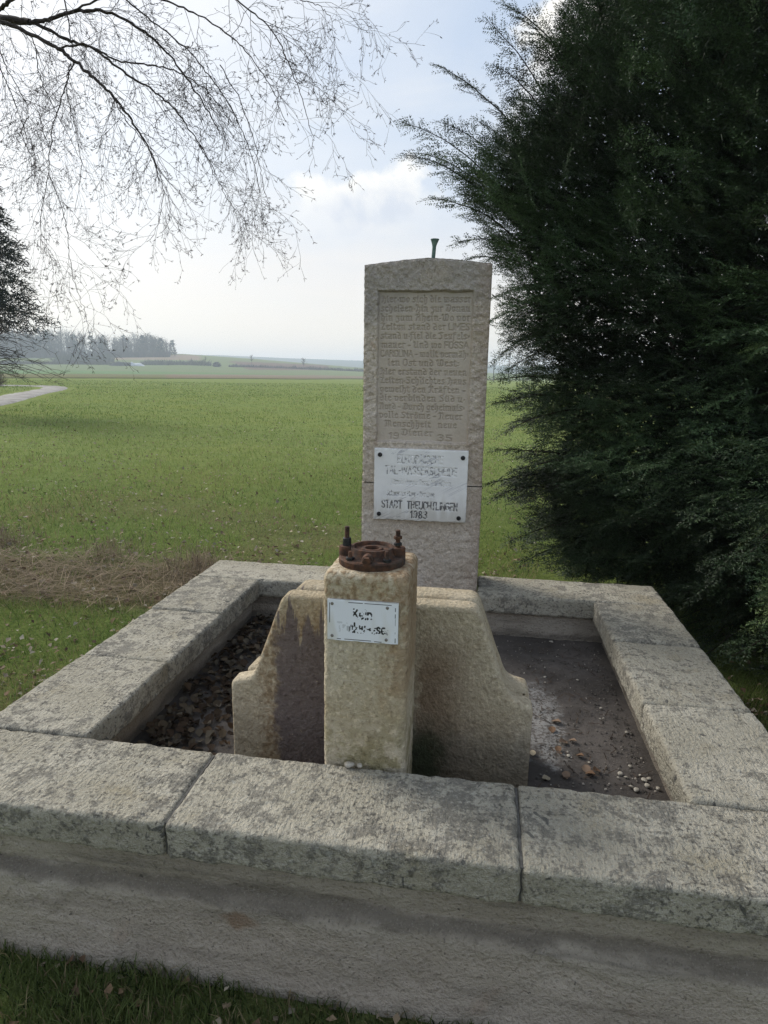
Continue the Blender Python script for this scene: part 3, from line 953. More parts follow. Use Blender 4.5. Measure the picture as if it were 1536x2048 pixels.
# ------------------------------------------------------------------ letters as strokes
SANS = {
    'A': (.62, [[(0, 0), (.31, 1.4), (.62, 0)], [(.1, .5), (.52, .5)]]),
    'C': (.55, [[(.53, 1.15), (.4, 1.38), (.18, 1.38), (.03, 1.1), (.03, .3), (.18, .02), (.4, .02), (.53, .25)]]),
    'D': (.56, [[(.02, 0), (.02, 1.4), (.3, 1.4), (.52, 1.15), (.54, .7), (.52, .25), (.3, 0), (.02, 0)]]),
    'E': (.48, [[(.46, 1.4), (.02, 1.4), (.02, 0), (.46, 0)], [(.02, .72), (.4, .72)]]),
    'F': (.46, [[(.46, 1.4), (.02, 1.4), (.02, 0)], [(.02, .72), (.4, .72)]]),
    'G': (.58, [[(.54, 1.15), (.4, 1.38), (.18, 1.38), (.03, 1.1), (.03, .3), (.18, .02), (.4, .02), (.55, .25), (.55, .65), (.32, .65)]]),
    'H': (.56, [[(.02, 0), (.02, 1.4)], [(.54, 0), (.54, 1.4)], [(.02, .72), (.54, .72)]]),
    'I': (.1, [[(.05, 0), (.05, 1.4)]]),
    'K': (.56, [[(.02, 0), (.02, 1.4)], [(.52, 1.4), (.04, .6)], [(.2, .85), (.55, 0)]]),
    'L': (.46, [[(.02, 1.4), (.02, 0), (.45, 0)]]),
    'M': (.7, [[(.02, 0), (.02, 1.4), (.35, .5), (.68, 1.4), (.68, 0)]]),
    'N': (.56, [[(.02, 0), (.02, 1.4), (.54, 0), (.54, 1.4)]]),
    'O': (.6, [[(.3, 1.4), (.12, 1.33), (.02, 1.05), (.02, .35), (.12, .07), (.3, 0), (.48, .07), (.58, .35), (.58, 1.05), (.48, 1.33), (.3, 1.4)]]),
    'P': (.52, [[(.02, 0), (.02, 1.4), (.34, 1.4), (.5, 1.22), (.5, .88), (.34, .7), (.02, .7)]]),
    'R': (.56, [[(.02, 0), (.02, 1.4), (.34, 1.4), (.5, 1.22), (.5, .92), (.34, .74), (.02, .74)], [(.28, .74), (.55, 0)]]),
    'S': (.52, [[(.5, 1.2), (.36, 1.38), (.16, 1.38), (.03, 1.15), (.08, .88), (.42, .58), (.5, .3), (.36, .02), (.16, .02), (.02, .22)]]),
    'T': (.54, [[(0, 1.4), (.54, 1.4)], [(.27, 1.4), (.27, 0)]]),
    'U': (.56, [[(.02, 1.4), (.02, .3), (.14, .03), (.28, 0), (.42, .03), (.54, .3), (.54, 1.4)]]),
    'W': (.86, [[(0, 1.4), (.2, 0), (.43, 1.2), (.66, 0), (.86, 1.4)]]),
    'Z': (.52, [[(.02, 1.4), (.5, 1.4), (.02, 0), (.5, 0)]]),
    'Ä': (.62, [[(0, 0), (.31, 1.3), (.62, 0)], [(.1, .5), (.52, .5)], [(.16, 1.5), (.16, 1.56)], [(.46, 1.5), (.46, 1.56)]]),
    'a': (.55, [[(.06, .85), (.2, 1), (.4, .97), (.5, .8), (.5, 0)], [(.5, .58), (.2, .55), (.04, .35), (.06, .1), (.22, 0), (.4, .08), (.5, .25)]]),
    'c': (.5, [[(.48, .82), (.33, 1), (.15, .95), (.02, .7), (.02, .3), (.15, .05), (.33, 0), (.48, .18)]]),
    'd': (.55, [[(.52, 1.45), (.52, 0)], [(.52, .75), (.35, 1), (.15, .95), (.02, .7), (.02, .3), (.15, .05), (.35, 0), (.52, .25)]]),
    'e': (.54, [[(.03, .52), (.52, .52), (.5, .75), (.38, .97), (.2, .98), (.05, .78), (.02, .4), (.12, .08), (.3, 0), (.48, .15)]]),
    'h': (.52, [[(.02, 1.45), (.02, 0)], [(.02, .7), (.2, 1), (.4, .97), (.5, .75), (.5, 0)]]),
    'i': (.1, [[(.05, 1), (.05, 0)], [(.05, 1.32), (.05, 1.4)]]),
    'k': (.5, [[(.02, 1.45), (.02, 0)], [(.46, 1), (.03, .42)], [(.16, .58), (.5, 0)]]),
    'l': (.1, [[(.05, 1.45), (.05, 0)]]),
    'm': (.82, [[(.02, 1), (.02, 0)], [(.02, .75), (.2, 1), (.36, .95), (.41, .75), (.41, 0)], [(.41, .75), (.58, 1), (.75, .95), (.8, .75), (.8, 0)]]),
    'n': (.52, [[(.02, 1), (.02, 0)], [(.02, .7), (.2, 1), (.4, .97), (.5, .75), (.5, 0)]]),
    'o': (.54, [[(.27, 1), (.1, .92), (.02, .68), (.02, .32), (.1, .08), (.27, 0), (.44, .08), (.52, .32), (.52, .68), (.44, .92), (.27, 1)]]),
    'r': (.34, [[(.02, 1), (.02, 0)], [(.02, .65), (.16, .95), (.33, 1)]]),
    's': (.46, [[(.43, .85), (.3, 1), (.12, .97), (.03, .78), (.12, .58), (.36, .46), (.44, .26), (.34, .03), (.14, 0), (.02, .15)]]),
    't': (.34, [[(.14, 1.3), (.14, .15), (.22, 0), (.33, .04)], [(0, 1), (.32, 1)]]),
    'u': (.52, [[(.02, 1), (.02, .25), (.12, .03), (.3, 0), (.5, .3)], [(.5, 1), (.5, 0)]]),
    'w': (.74, [[(0, 1), (.18, 0), (.37, .9), (.56, 0), (.74, 1)]]),
    'z': (.46, [[(.02, 1), (.44, 1), (.02, 0), (.44, 0)]]),
    'ü': (.52, [[(.02, 1), (.02, .25), (.12, .03), (.3, 0), (.5, .3)], [(.5, 1), (.5, 0)], [(.13, 1.3), (.13, 1.36)], [(.4, 1.3), (.4, 1.36)]]),
    '1': (.26, [[(.02, 1.1), (.2, 1.4), (.2, 0)]]),
    '3': (.5, [[(.03, 1.2), (.2, 1.4), (.42, 1.3), (.46, 1.0), (.22, .76), (.46, .55), (.48, .25), (.28, 0), (.02, .18)]]),
    '5': (.5, [[(.46, 1.4), (.08, 1.4), (.05, .8), (.3, .86), (.48, .6), (.45, .2), (.22, 0), (.02, .15)]]),
    '8': (.5, [[(.25, .76), (.06, 1.0), (.1, 1.3), (.25, 1.4), (.4, 1.3), (.44, 1.0), (.25, .76), (.04, .45), (.06, .12), (.25, 0), (.44, .12), (.46, .45), (.25, .76)]]),
    '9': (.5, [[(.46, .9), (.3, .66), (.1, .75), (.03, 1.05), (.14, 1.34), (.32, 1.4), (.46, 1.15), (.46, .6), (.36, .1), (.16, 0), (.04, .1)]]),
    '-': (.32, [[(.04, .6), (.28, .6)]]),
    '.': (.1, [[(.05, 0), (.05, .05)]]),
}
FRAK = {
    'a': (.52, [[(.05, .9), (.2, 1), (.4, .95), (.4, .08), (.5, 0)], [(.4, .55), (.1, .42), (.06, .12), (.2, 0), (.4, .2)]]),
    'b': (.5, [[(0, 1.4), (.1, 1.5), (.1, .12), (.25, 0), (.42, .15), (.42, .85), (.3, 1), (.1, .8)]]),
    'c': (.46, [[(.42, .88), (.28, 1), (.1, .85), (.1, .12), (.25, 0), (.42, .12)]]),
    'd': (.5, [[(.02, 1.4), (.2, 1.32), (.4, .95), (.43, .2), (.25, 0), (.08, .15), (.08, .6), (.25, .78), (.42, .65)]]),
    'e': (.46, [[(.42, .15), (.28, 0), (.1, .12), (.1, .85), (.25, 1), (.4, .85), (.36, .68), (.1, .5)]]),
    'f': (.38, [[(.4, 1.4), (.25, 1.5), (.12, 1.35), (.12, -.3), (.05, -.4)], [(0, .98), (.32, .98)]]),
    'g': (.5, [[(.42, .95), (.25, 1), (.1, .85), (.1, .2), (.24, .08), (.42, .22)], [(.42, 1), (.42, -.3), (.28, -.45), (.05, -.38)]]),
    'h': (.5, [[(0, 1.4), (.1, 1.5), (.1, .05)], [(.1, .82), (.3, 1), (.42, .85), (.42, .1), (.32, -.3), (.18, -.4)]]),
    'i': (.24, [[(0, .9), (.1, 1), (.1, .08), (.2, 0)], [(.08, 1.28), (.15, 1.36)]]),
    'k': (.46, [[(.02, 1.4), (.12, 1.5), (.12, .02)], [(.12, .7), (.3, 1), (.38, .8), (.12, .55)], [(.2, .55), (.42, .02)]]),
    'l': (.26, [[(.02, 1.4), (.12, 1.5), (.12, .08), (.24, 0)]]),
    'm': (.88, [[(0, .9), (.1, 1), (.1, .08), (.18, 0)], [(.1, .82), (.3, 1), (.42, .9), (.42, .08), (.5, 0)], [(.42, .82), (.64, 1), (.74, .9), (.74, .08), (.85, 0)]]),
    'n': (.56, [[(0, .9), (.1, 1), (.1, .08), (.18, 0)], [(.1, .82), (.32, 1), (.42, .9), (.42, .08), (.52, 0)]]),
    'o': (.5, [[(.1, .85), (.1, .12), (.25, 0), (.42, .15), (.42, .82), (.25, 1), (.1, .85)]]),
    'r': (.4, [[(0, .9), (.1, 1), (.1, .08), (.18, 0)], [(.1, .82), (.26, 1), (.38, .9)]]),
    's': (.46, [[(.42, .9), (.25, 1), (.1, .85), (.14, .62), (.36, .45), (.4, .18), (.22, 0), (.04, .1)]]),
    't': (.38, [[(.12, 1.3), (.12, .1), (.24, 0), (.36, .08)], [(0, .98), (.32, .98)]]),
    'u': (.56, [[(0, .9), (.1, 1), (.1, .1), (.2, 0), (.42, .18)], [(.42, 1), (.42, .08), (.52, 0)]]),
    'v': (.5, [[(0, .9), (.1, 1), (.1, .1), (.25, 0), (.42, .2), (.42, .85), (.3, 1), (.18, .9)]]),
    'w': (.78, [[(0, .9), (.1, 1), (.1, .1), (.2, 0), (.4, .15)], [(.4, 1), (.4, .1), (.52, 0), (.7, .2), (.7, .85), (.58, 1), (.48, .9)]]),
    'z': (.46, [[(.05, .85), (.15, 1), (.38, .92), (.18, .55), (.38, .5), (.4, 0), (.25, -.38), (.05, -.32)]]),
    'ß': (.46, [[(.42, .9), (.25, 1), (.1, .85)]]),
    'H': (.66, [[(.02, 1.25), (.16, 1.45), (.34, 1.3), (.22, 1.0), (.22, .2), (.05, 0)], [(.22, .85), (.45, 1.02), (.6, .8), (.58, .1), (.42, -.28)]]),
    'D': (.7, [[(.08, 1.35), (.35, 1.48), (.6, 1.2), (.62, .4), (.4, 0), (.1, .08), (.05, .3)], [(.27, 1.2), (.17, .8), (.27, .3)]]),
    'R': (.7, [[(0, 1.2), (.12, 1.45), (.25, 1.3), (.2, .2), (.05, 0)], [(.25, 1.3), (.45, 1.48), (.6, 1.3), (.55, .95), (.3, .8)], [(.4, .8), (.56, .5), (.55, .1), (.68, 0)]]),
    'W': (.95, [[(0, 1.2), (.12, 1.45), (.22, 1.2), (.2, .2), (.35, 0), (.5, .2)], [(.5, 1.4), (.5, .2), (.65, 0), (.85, .25), (.85, 1.1), (.7, 1.45), (.58, 1.3)]]),
    'Z': (.6, [[(.05, 1.3), (.5, 1.34), (.1, .06), (.58, .06)]]),
    'T': (.62, [[(0, 1.2), (.2, 1.42), (.6, 1.4)], [(.36, 1.4), (.2, 1.1), (.42, .8), (.42, .2), (.2, 0), (.02, .12)]]),
    'U': (.7, [[(0, 1.2), (.12, 1.45), (.2, 1.2), (.15, .25), (.3, 0), (.55, .2)], [(.55, 1.4), (.55, .1), (.66, 0)]]),
    'O': (.66, [[(.12, 1.25), (.08, .3), (.3, 0), (.56, .2), (.58, 1.1), (.4, 1.45), (.12, 1.25)]]),
    'S': (.6, [[(.55, 1.25), (.35, 1.45), (.12, 1.28), (.15, .95), (.45, .7), (.52, .3), (.3, 0), (.02, .15)]]),
    'K': (.68, [[(0, 1.2), (.15, 1.45), (.25, 1.2), (.2, .1), (.05, 0)], [(.25, 1.2), (.5, 1.45), (.55, 1.2), (.22, .8)], [(.3, .8), (.55, .1), (.65, 0)]]),
    'N': (.7, [[(0, 1.2), (.12, 1.45), (.22, 1.25), (.18, .1), (.05, 0)], [(.22, 1.2), (.45, 1.45), (.55, 1.2), (.55, .1), (.66, 0)]]),
    'M': (.95, [[(0, 1.2), (.12, 1.45), (.22, 1.25), (.18, .1), (.05, 0)], [(.22, 1.2), (.4, 1.42), (.48, 1.2), (.48, .1)], [(.48, 1.2), (.68, 1.42), (.78, 1.2), (.78, .1), (.9, 0)]]),
    '-': (.34, [[(.04, .52), (.3, .56)]]),
    '.': (.16, [[(.06, .5), (.1, .52)]]),
    ',': (.12, [[(.06, .05), (.05, 0)]]),
    '=': (.2, [[(.04, .7), (.14, .74)], [(.04, .4), (.14, .44)]]),
    ':': (.2, [[(.06, .8), (.1, .82)], [(.06, .2), (.1, .22)]]),
}
for a_, b_ in (('ä', 'a'), ('ö', 'o'), ('ü', 'u')):
    FRAK[a_] = (FRAK[b_][0], FRAK[b_][1] + [[(.12, 1.26), (.14, 1.34)], [(.34, 1.26), (.36, 1.34)]])


def strokes_for(text, x0, x1, zbase, unit, gap=0.15, space=0.30, sans=False):
    """segments of a line of text fitted between x0 and x1; | switches between blackletter and sans"""
    items = []; cur = 0.0
    table = SANS if sans else FRAK
    for ch in text:
        if ch == '|':
            table = FRAK if table is SANS else SANS
            continue
        if ch == ' ':
            cur += space; continue
        wd, st = table.get(ch) or SANS.get(ch) or FRAK[ch]
        items.append((cur, st)); cur += wd + gap
    total = max(cur - gap, 1e-6)
    sx = (x1 - x0) / total
    segs = []
    for c, st in items:
        for line in st:
            for a, b in zip(line[:-1], line[1:]):
                segs.append((x0 + (c + a[0]) * sx, zbase + a[1] * unit, x0 + (c + b[0]) * sx, zbase + b[1] * unit))
    return segs


def stroke_distance(xs, zs, segs, reach):
    """smallest distance of every grid point to the strokes"""
    D = np.full((len(xs), len(zs)), 1.0)
    for x0, z0, x1, z1 in segs:
        i0 = np.searchsorted(xs, min(x0, x1) - reach); i1 = np.searchsorted(xs, max(x0, x1) + reach)
        j0 = np.searchsorted(zs, min(z0, z1) - reach); j1 = np.searchsorted(zs, max(z0, z1) + reach)
        if i0 >= i1 or j0 >= j1:
            continue
        X = xs[i0:i1][:, None]; Z = zs[j0:j1][None, :]
        dx, dz__ = x1 - x0, z1 - z0
        L = dx * dx + dz__ * dz__ + 1e-12
        t = np.clip(((X - x0) * dx + (Z - z0) * dz__) / L, 0, 1)
        d = np.hypot(X - x0 - t * dx, Z - z0 - t * dz__)
        D[i0:i1, j0:j1] = np.minimum(D[i0:i1, j0:j1], d)
    return D

# ------------------------------------------------------------------ stele
stele = tag(empty("stone_stele", (0, 1.9, FLOOR_Z)), "tall pinkish sandstone stele with carved blackletter panel and shallow gabled head", "stele")
ST_BACK = STELE_Y + 0.20
ZT_SIDE, ZT_MID = RZ + 1.480, RZ + 1.508
PX0, PX1, PZ0, PZ1 = -0.222, 0.212, RZ + 0.690, RZ + 1.372


def slab_mesh(name, xs, zs, Y, back, top_fn=None, attrs=None):
    """front face on the grid xs, zs with depth Y; sides, top, bottom and back close it"""
    X, Z = np.meshgrid(xs, zs, indexing='ij')
    if top_fn is not None:
        Z = top_fn(X, Z)
    V = np.stack([X, Y, Z], -1)
    nx, nz = X.shape
    i = np.arange(nx - 1)[:, None] * nz; j = np.arange(nz - 1)[None, :]
    F = [np.stack([i + j, i + nz + j, i + nz + j + 1, i + j + 1], -1).reshape(-1, 4)]
    idx = np.arange(nx * nz).reshape(nx, nz)
    loop = np.concatenate([idx[:, 0], idx[-1, 1:], idx[-2::-1, -1], idx[0, -2:0:-1]])
    L = V.reshape(-1, 3)[loop]
    k = len(loop); n0 = nx * nz
    rings = []
    for t in (0.33, 0.66, 1.0):
        Q = L.copy(); Q[:, 1] = L[:, 1] * (1 - t) + back * t
        rings.append(Q)
    prev = loop; a = np.arange(k); a2 = (a + 1) % k
    for q in range(3):
        cur = n0 + q * k + a
        F.append(np.stack([prev[a], cur[a], cur[a2], prev[a2]], -1)[:, ::-1])
        prev = cur
    VV = np.concatenate([V.reshape(-1, 3)] + rings)
    # back face as rows between top and bottom
    bot = n0 + 2 * k + np.arange(nx); top = n0 + 2 * k + (nx + nz - 2) + np.arange(nx)
    top = top[::-1]
    F.append(np.stack([bot[:-1], top[:-1], top[1:], bot[1:]], -1))
    me = mesh_from(name, VV, F, None, False)
    if attrs is not None:
        full = np.zeros((len(VV), 4), np.float32)
        full[:nx * nz, :attrs.shape[-1]] = attrs.reshape(nx * nz, -1)
        me.color_attributes.new('dressing', 'FLOAT_COLOR', 'POINT').data.foreach_set('color', full.ravel())
    return me


def soft_edge(X, Z, x0, x1, z0, z1, r, P):
    dd = np.minimum(np.minimum(X - x0, x1 - X), np.minimum(Z - z0, z1 - Z))
    dd = np.clip(dd + 0.003 * vnoise(P, 60, 5), 0, r)
    return (r - np.sqrt(np.maximum(r * r - (r - dd) ** 2, 0)))


ZJ = RZ + 0.497                              # joint between the two stones
xs = np.unique(np.concatenate([np.arange(-SX, PX0 - 0.01, 0.004), np.arange(PX0 - 0.012, PX1 + 0.012, 0.0021), np.arange(PX1 + 0.012, SX - 0.002, 0.004), [SX]]))
zs = np.unique(np.concatenate([np.arange(ZJ + 0.002, PZ0 - 0.02, 0.005), np.arange(PZ0 - 0.02, PZ1 + 0.015, 0.0021), np.arange(PZ1 + 0.015, ZT_SIDE - 0.003, 0.004), [ZT_SIDE]]))
LINES = [
    ("Hier.wo sich die wasser", -.205, .196), ("scheiden.Hin zur Donau", -.207, .194), ("hin zum Rhein.Wo vor", -.206, .196), ("Zeiten stand der |LIMES", -.206, .196),
    ("stand u.fiel die Teufels=", -.206, .196), ("mauer - Und wo |FOSSA", -.203, .194), ("|CAROLINA| - wollt vermäh=", -.205, .196), ("len Ost und West:", -.170, .156),
    ("Hier erstand der neuen", -.206, .190), ("Zeiten.Schlichtes Haus", -.206, .190), ("geweiht den Kräften -", -.206, .188), ("die verbinden Süd u.", -.206, .188),
    ("Nord - Durch geheimnis=", -.207, .188), ("volle Ströme - Neuer", -.207, .180), ("Menschheit   neue", -.180, .155), ("Diener", -.100, .047)]
segs = []
z_first = PZ1 - 0.052
pitch = 0.0398
for k, (tx, x0, x1) in enumerate(LINES):
    segs += strokes_for(tx, x0, x1, z_first - k * pitch, 0.0195)
zy = z_first - 15 * pitch - 0.017
segs += strokes_for("19", -.160, -.112, zy, 0.0195, sans=True)
segs += strokes_for("35", .068, .136, zy - 0.004, 0.0195, sans=True)
D = stroke_distance(xs, zs, segs, 0.006)
X, Z = np.meshgrid(xs, zs, indexing='ij')
P = np.stack([X, 0 * X, Z], -1)
wobx = 0.004 * fbm(P, 25, 3, 7)
inside = np.minimum(np.minimum(X - PX0, PX1 - X), np.minimum(Z - PZ0, PZ1 - Z)) + wobx
panel = sstep(inside, 0.0, 0.011)
rough = 0.0060 * fbm(P, 55, 3, 101) + 0.0036 * fbm(P, 22, 2, 103) + 0.003 * fbm(P, 5, 2, 104)
smooth_ = 0.0008 * fbm(P, 30, 3, 105)
lip = np.exp(-(inside / 0.008) ** 2) * 0.0025
Yf = STELE_Y + (1 - panel) * (rough - lip) + panel * (0.0125 + smooth_)
groove = np.clip(1 - D / 0.0036, 0, 1)
Yf = Yf + groove ** 0.8 * 0.0055
Yf = Yf + soft_edge(X, Z, -SX, SX, ZJ - 0.05, ZT_SIDE, 0.012, P)


def gable(X, Z):
    zt = ZT_SIDE + (ZT_MID - ZT_SIDE) * (1 - np.clip(np.abs(X - 0.008) / 0.292, 0, 1) ** 1.35)
    z0 = PZ1 + 0.02
    return np.where(Z > z0, z0 + (Z - z0) * (zt - z0) / (ZT_SIDE - z0), Z)


link("upper_stone", slab_mesh("upper_stone", xs, zs, Yf, ST_BACK, gable, np.stack([panel, groove * panel, 0 * panel], -1)), MAT_STELE, stele)
xs2 = np.append(np.arange(-SX - 0.002, SX, 0.005), SX + 0.002)
zs2 = np.append(np.arange(FLOOR_Z - 0.02, ZJ - 0.004, 0.005), ZJ - 0.0035)
X, Z = np.meshgrid(xs2, zs2, indexing='ij')
P = np.stack([X, 0 * X, Z], -1)
Y2 = STELE_Y - 0.001 + 0.0052 * fbm(P, 50, 3, 111) + 0.003 * fbm(P, 18, 2, 113) + soft_edge(X, Z, -SX, SX, FLOOR_Z - 0.2, ZJ - 0.003, 0.009, P)
link("lower_stone", slab_mesh("lower_stone", xs2, zs2, Y2, ST_BACK), MAT_STELE, stele)
V, F = rounded_block((-SX + 0.008, STELE_Y + 0.010, ZJ - 0.006), (SX - 0.008, ST_BACK - 0.01, ZJ + 0.004), 0.001, 0.1)
link("mortar_joint", mesh_from("mortar_joint", V, F), MAT_MORTAR, stele)

for o in stele.children:
    o.matrix_parent_inverse = Matrix.Translation((0, -1.9, -FLOOR_Z))

# flared pipe end on the head of the stele
V, F = lathe([(0.0085, -0.02), (0.0085, 0.050), (0.0095, 0.058), (0.0135, 0.070), (0.0185, 0.082), (0.0195, 0.0845), (0.0175, 0.085), (0.012, 0.072), (0.0065, 0.058), (0.006, 0.02), (0.0001, 0.02)], 24)
V = V + np.array([0.021, STELE_Y + 0.04, ZT_MID - 0.002]) + np.stack([0.06 * V[:, 2], 0 * V[:, 0], 0 * V[:, 0]], -1)
tag(link("flared_pipe", mesh_from("flared_pipe", V, F, None, True), MAT_PATINA), "short green patinated metal pipe with flared end on top of the stele", "pipe")

# ------------------------------------------------------------------ marble plaque
QX0, QX1, QZ0, QZ1 = -0.2215, 0.2165, RZ + 0.325, RZ + 0.664
plaque = tag(empty("marble_plaque", (0, STELE_Y - 0.01, QZ0)), "veined white marble plaque with worn grey lettering, bolted to the stele", "plaque")
xs = np.append(np.arange(QX0, QX1 - 0.0008, 0.0019), QX1); zs = np.append(np.arange(QZ0, QZ1 - 0.0008, 0.0019), QZ1)
qw, qh = QX1 - QX0, QZ1 - QZ0


def qx(f): return QX0 + f * qw
def qz(f): return QZ1 - f * qh


groups = [
    (strokes_for("EUROPÄISCHE", qx(.255), qx(.735), qz(.195), 0.0262, 0.18, sans=True), 0.0026, .22),
    (strokes_for("TAL-WASSERSCHEIDE", qx(.125), qx(.885), qz(.352), 0.0262, 0.18, sans=True), 0.0026, .38),
    (strokes_for("Altmühl-Donau  Rezat-Main-Rhein", qx(.185), qx(.825), qz(.497), 0.0185, 0.2, 0.4, sans=True), 0.0016, .12),
    (strokes_for("Schwarzes Meer - Nordsee", qx(.145), qx(.655), qz(.655), 0.0165, 0.2, 0.4, sans=True), 0.0018, .35),
    (strokes_for("STADT  TREUCHTLINGEN", qx(.090), qx(.905), qz(.832), 0.0250, 0.18, 0.4, sans=True), 0.0029, .80),
    (strokes_for("1983", qx(.405), qx(.585), qz(.962), 0.0235, 0.2, sans=True), 0.0030, .85),
]
X, Z = np.meshgrid(xs, zs, indexing='ij'); P = np.stack([X, 0 * X, Z], -1)
Yq = np.full(X.shape, STELE_Y - 0.026) + 0.0004 * fbm(P, 20, 2, 121)
tint = np.ones(X.shape + (3,))
for k, (sg, hw, ink) in enumerate(groups):
    D = stroke_distance(xs, zs, sg, 0.007)
    g = np.clip(1 - D / (hw * 1.5), 0, 1)
    Yq = Yq + g * 0.0030
    flake = sstep(fbm(P, 85, 3, 130 + k), 0.20 - ink * 0.62, 0.32 - ink * 0.55)
    a = (D < hw) * flake * min(1.0, 0.45 + ink * 0.6)
    tint = tint * (1 - a[..., None]) + a[..., None] * np.array((0.14, 0.14, 0.15))
Yq = Yq + soft_edge(X, Z, QX0, QX1, QZ0, QZ1, 0.004, P)
me = slab_mesh("marble_slab", xs, zs, Yq, STELE_Y + 0.012)
ca = me.color_attributes.new('tint', 'FLOAT_COLOR', 'POINT')
cc = np.ones((len(me.vertices), 4), np.float32); cc[:tint.size // 3, :3] = tint.reshape(-1, 3)
ca.data.foreach_set('color', cc.ravel())
link("marble_slab", me, MAT_MARBLE, plaque)
for fx, fz in ((.062, .088), (.945, .095), (.060, .925), (.925, .935)):
    b = part("bolt", [lathe([(0.0001, -0.006), (0.0105, -0.006), (0.0105, 0.003), (0.009, 0.006), (0.0045, 0.0065), (0.004, 0.004), (0.0001, 0.004)], 18, (0, 0, 0), 'y')], MAT_IRON, plaque)
    b.location = (qx(fx), -0.016 - 0.0, qz(fz) - QZ0)
for o in plaque.children:
    if o.name.startswith("marble_slab"):
        o.matrix_parent_inverse = Matrix.Translation((0, -(STELE_Y - 0.01), -QZ0))

# ------------------------------------------------------------------ drinking water sign
SY = 0.3005
GX0, GX1, GZ0, GZ1 = -0.0885, 0.0905, RZ + 0.345, RZ + 0.4525
sign = tag(empty("warning_sign", (0, SY, GZ0)), "small white metal sign with flaking black German lettering on the pillar", "sign")
xs = np.linspace(GX0, GX1, 200); zs = np.linspace(GZ0, GZ1, 120)
X, Z = np.meshgrid(xs, zs, indexing='ij'); P = np.stack([X, 0 * X, Z], -1)
sw, sh_ = GX1 - GX0, GZ1 - GZ0


def sgx(f): return GX0 + f * sw
def sgz(f): return GZ1 - f * sh_


tint = np.zeros(X.shape + (3,)); tint[:] = (0.78, 0.80, 0.85)
yel = sstep(fbm(P * np.array([1, 1, 0.3]), 26, 3, 141), 0.1, 0.5)[..., None]
tint = tint * (1 - 0.35 * yel) + 0.35 * yel * np.array((0.52, 0.47, 0.33))
seg_t = strokes_for("Kein", sgx(.375), sgx(.625), sgz(.435), 0.0172, 0.22, sans=True) + strokes_for("Trinkwasser", sgx(.150), sgx(.880), sgz(.775), 0.0172, 0.2, sans=True)
D = stroke_distance(xs, zs, seg_t, 0.006)
keep = sstep(fbm(P, 150, 3, 151) + 0.35 * vnoise(P, 45, 152), -0.06, 0.02)
keep = keep * (1 - 0.75 * sstep(np.abs((X - sgx(.20)) / 0.02), 1.3, 0.6)) * (1 - 0.5 * sstep(X, sgx(.80), sgx(.88)))
a = (D < 0.0023) * keep
border = [(sgx(.034), sgz(.09), sgx(.034), sgz(.57)), (sgx(.30), sgz(.052), sgx(.50), sgz(.052)), (sgx(.53), sgz(.052), sgx(.90), sgz(.058)),
          (sgx(.958), sgz(.12), sgx(.958), sgz(.20)), (sgx(.958), sgz(.27), sgx(.958), sgz(.36)), (sgx(.96), sgz(.39), sgx(.96), sgz(.54)), (sgx(.96), sgz(.71), sgx(.96), sgz(.74)),
          (sgx(.962), sgz(.86), sgx(.962), sgz(.965)), (sgx(.14), sgz(.965), sgx(.19), sgz(.965)), (sgx(.25), sgz(.962), sgx(.62), sgz(.965)), (sgx(.67), sgz(.967), sgx(.77), sgz(.967))]
Db = stroke_distance(xs, zs, border, 0.004)
a = np.maximum(a, (Db < 0.00085) * 1.0)
a = a[..., None]
tint = tint * (1 - a) + a * np.array((0.018, 0.018, 0.02))
me = slab_mesh("plate", xs, zs, np.full(X.shape, SY - 0.0032) + soft_edge(X, Z, GX0, GX1, GZ0, GZ1, 0.001, P), SY + 0.008)
ca = me.color_attributes.new('tint', 'FLOAT_COLOR', 'POINT')
cc = np.ones((len(me.vertices), 4), np.float32) * 0.4; cc[:tint.size // 3, :3] = tint.reshape(-1, 3)
ca.data.foreach_set('color', cc.ravel())
mt_sign = tint_material("enamelled_sign", 0.45, None, 0.4)
o = link("plate", me, mt_sign, sign)
o.matrix_parent_inverse = Matrix.Translation((0, -SY, -GZ0))
for fx, fz in ((.068, .105), (.845, .125), (.068, .895), (.838, .905)):
    b = part("rivet", [lathe([(0.0001, 0), (0.0042, 0), (0.0040, 0.0016), (0.0025, 0.0028), (0.0001, 0.003)], 16, (0, 0, 0), 'y')], MAT_RIVET, sign)
    b.location = (sgx(fx), -0.0025, sgz(fz) - GZ0)

# ------------------------------------------------------------------ grass, stalks and litter


def in_basin(x, y, mgn=0.0):
    return (x > XL - mgn) & (x < XR + mgn) & (y > 0.02 - mgn) & (y < YO - 0.02 + mgn)


def sample_ground(n, r0, r1, px0=-160, px1=1720, right_keep=0.12):
    """points on the meadow, dense near the viewpoint and thinning with distance"""
    r = np.exp(rng.uniform(math.log(r0), math.log(r1), n))
    px = rng.uniform(px0, px1, n)
    a = YAW + np.arctan((px - 768) / FPX)
    x = CAM[0] + r * np.sin(a); y = CAM[1] + r * np.cos(a)
    keep = ~in_basin(x, y)
    keep &= ~((px > 1090) & (r > 4.2) & (rng.random(n) > right_keep))
    keep &= ~((px > 330) & (px < 1500) & (r < 1.15) & (y < -0.75))
    x, y, r = x[keep], y[keep], r[keep]
    return x, y, r


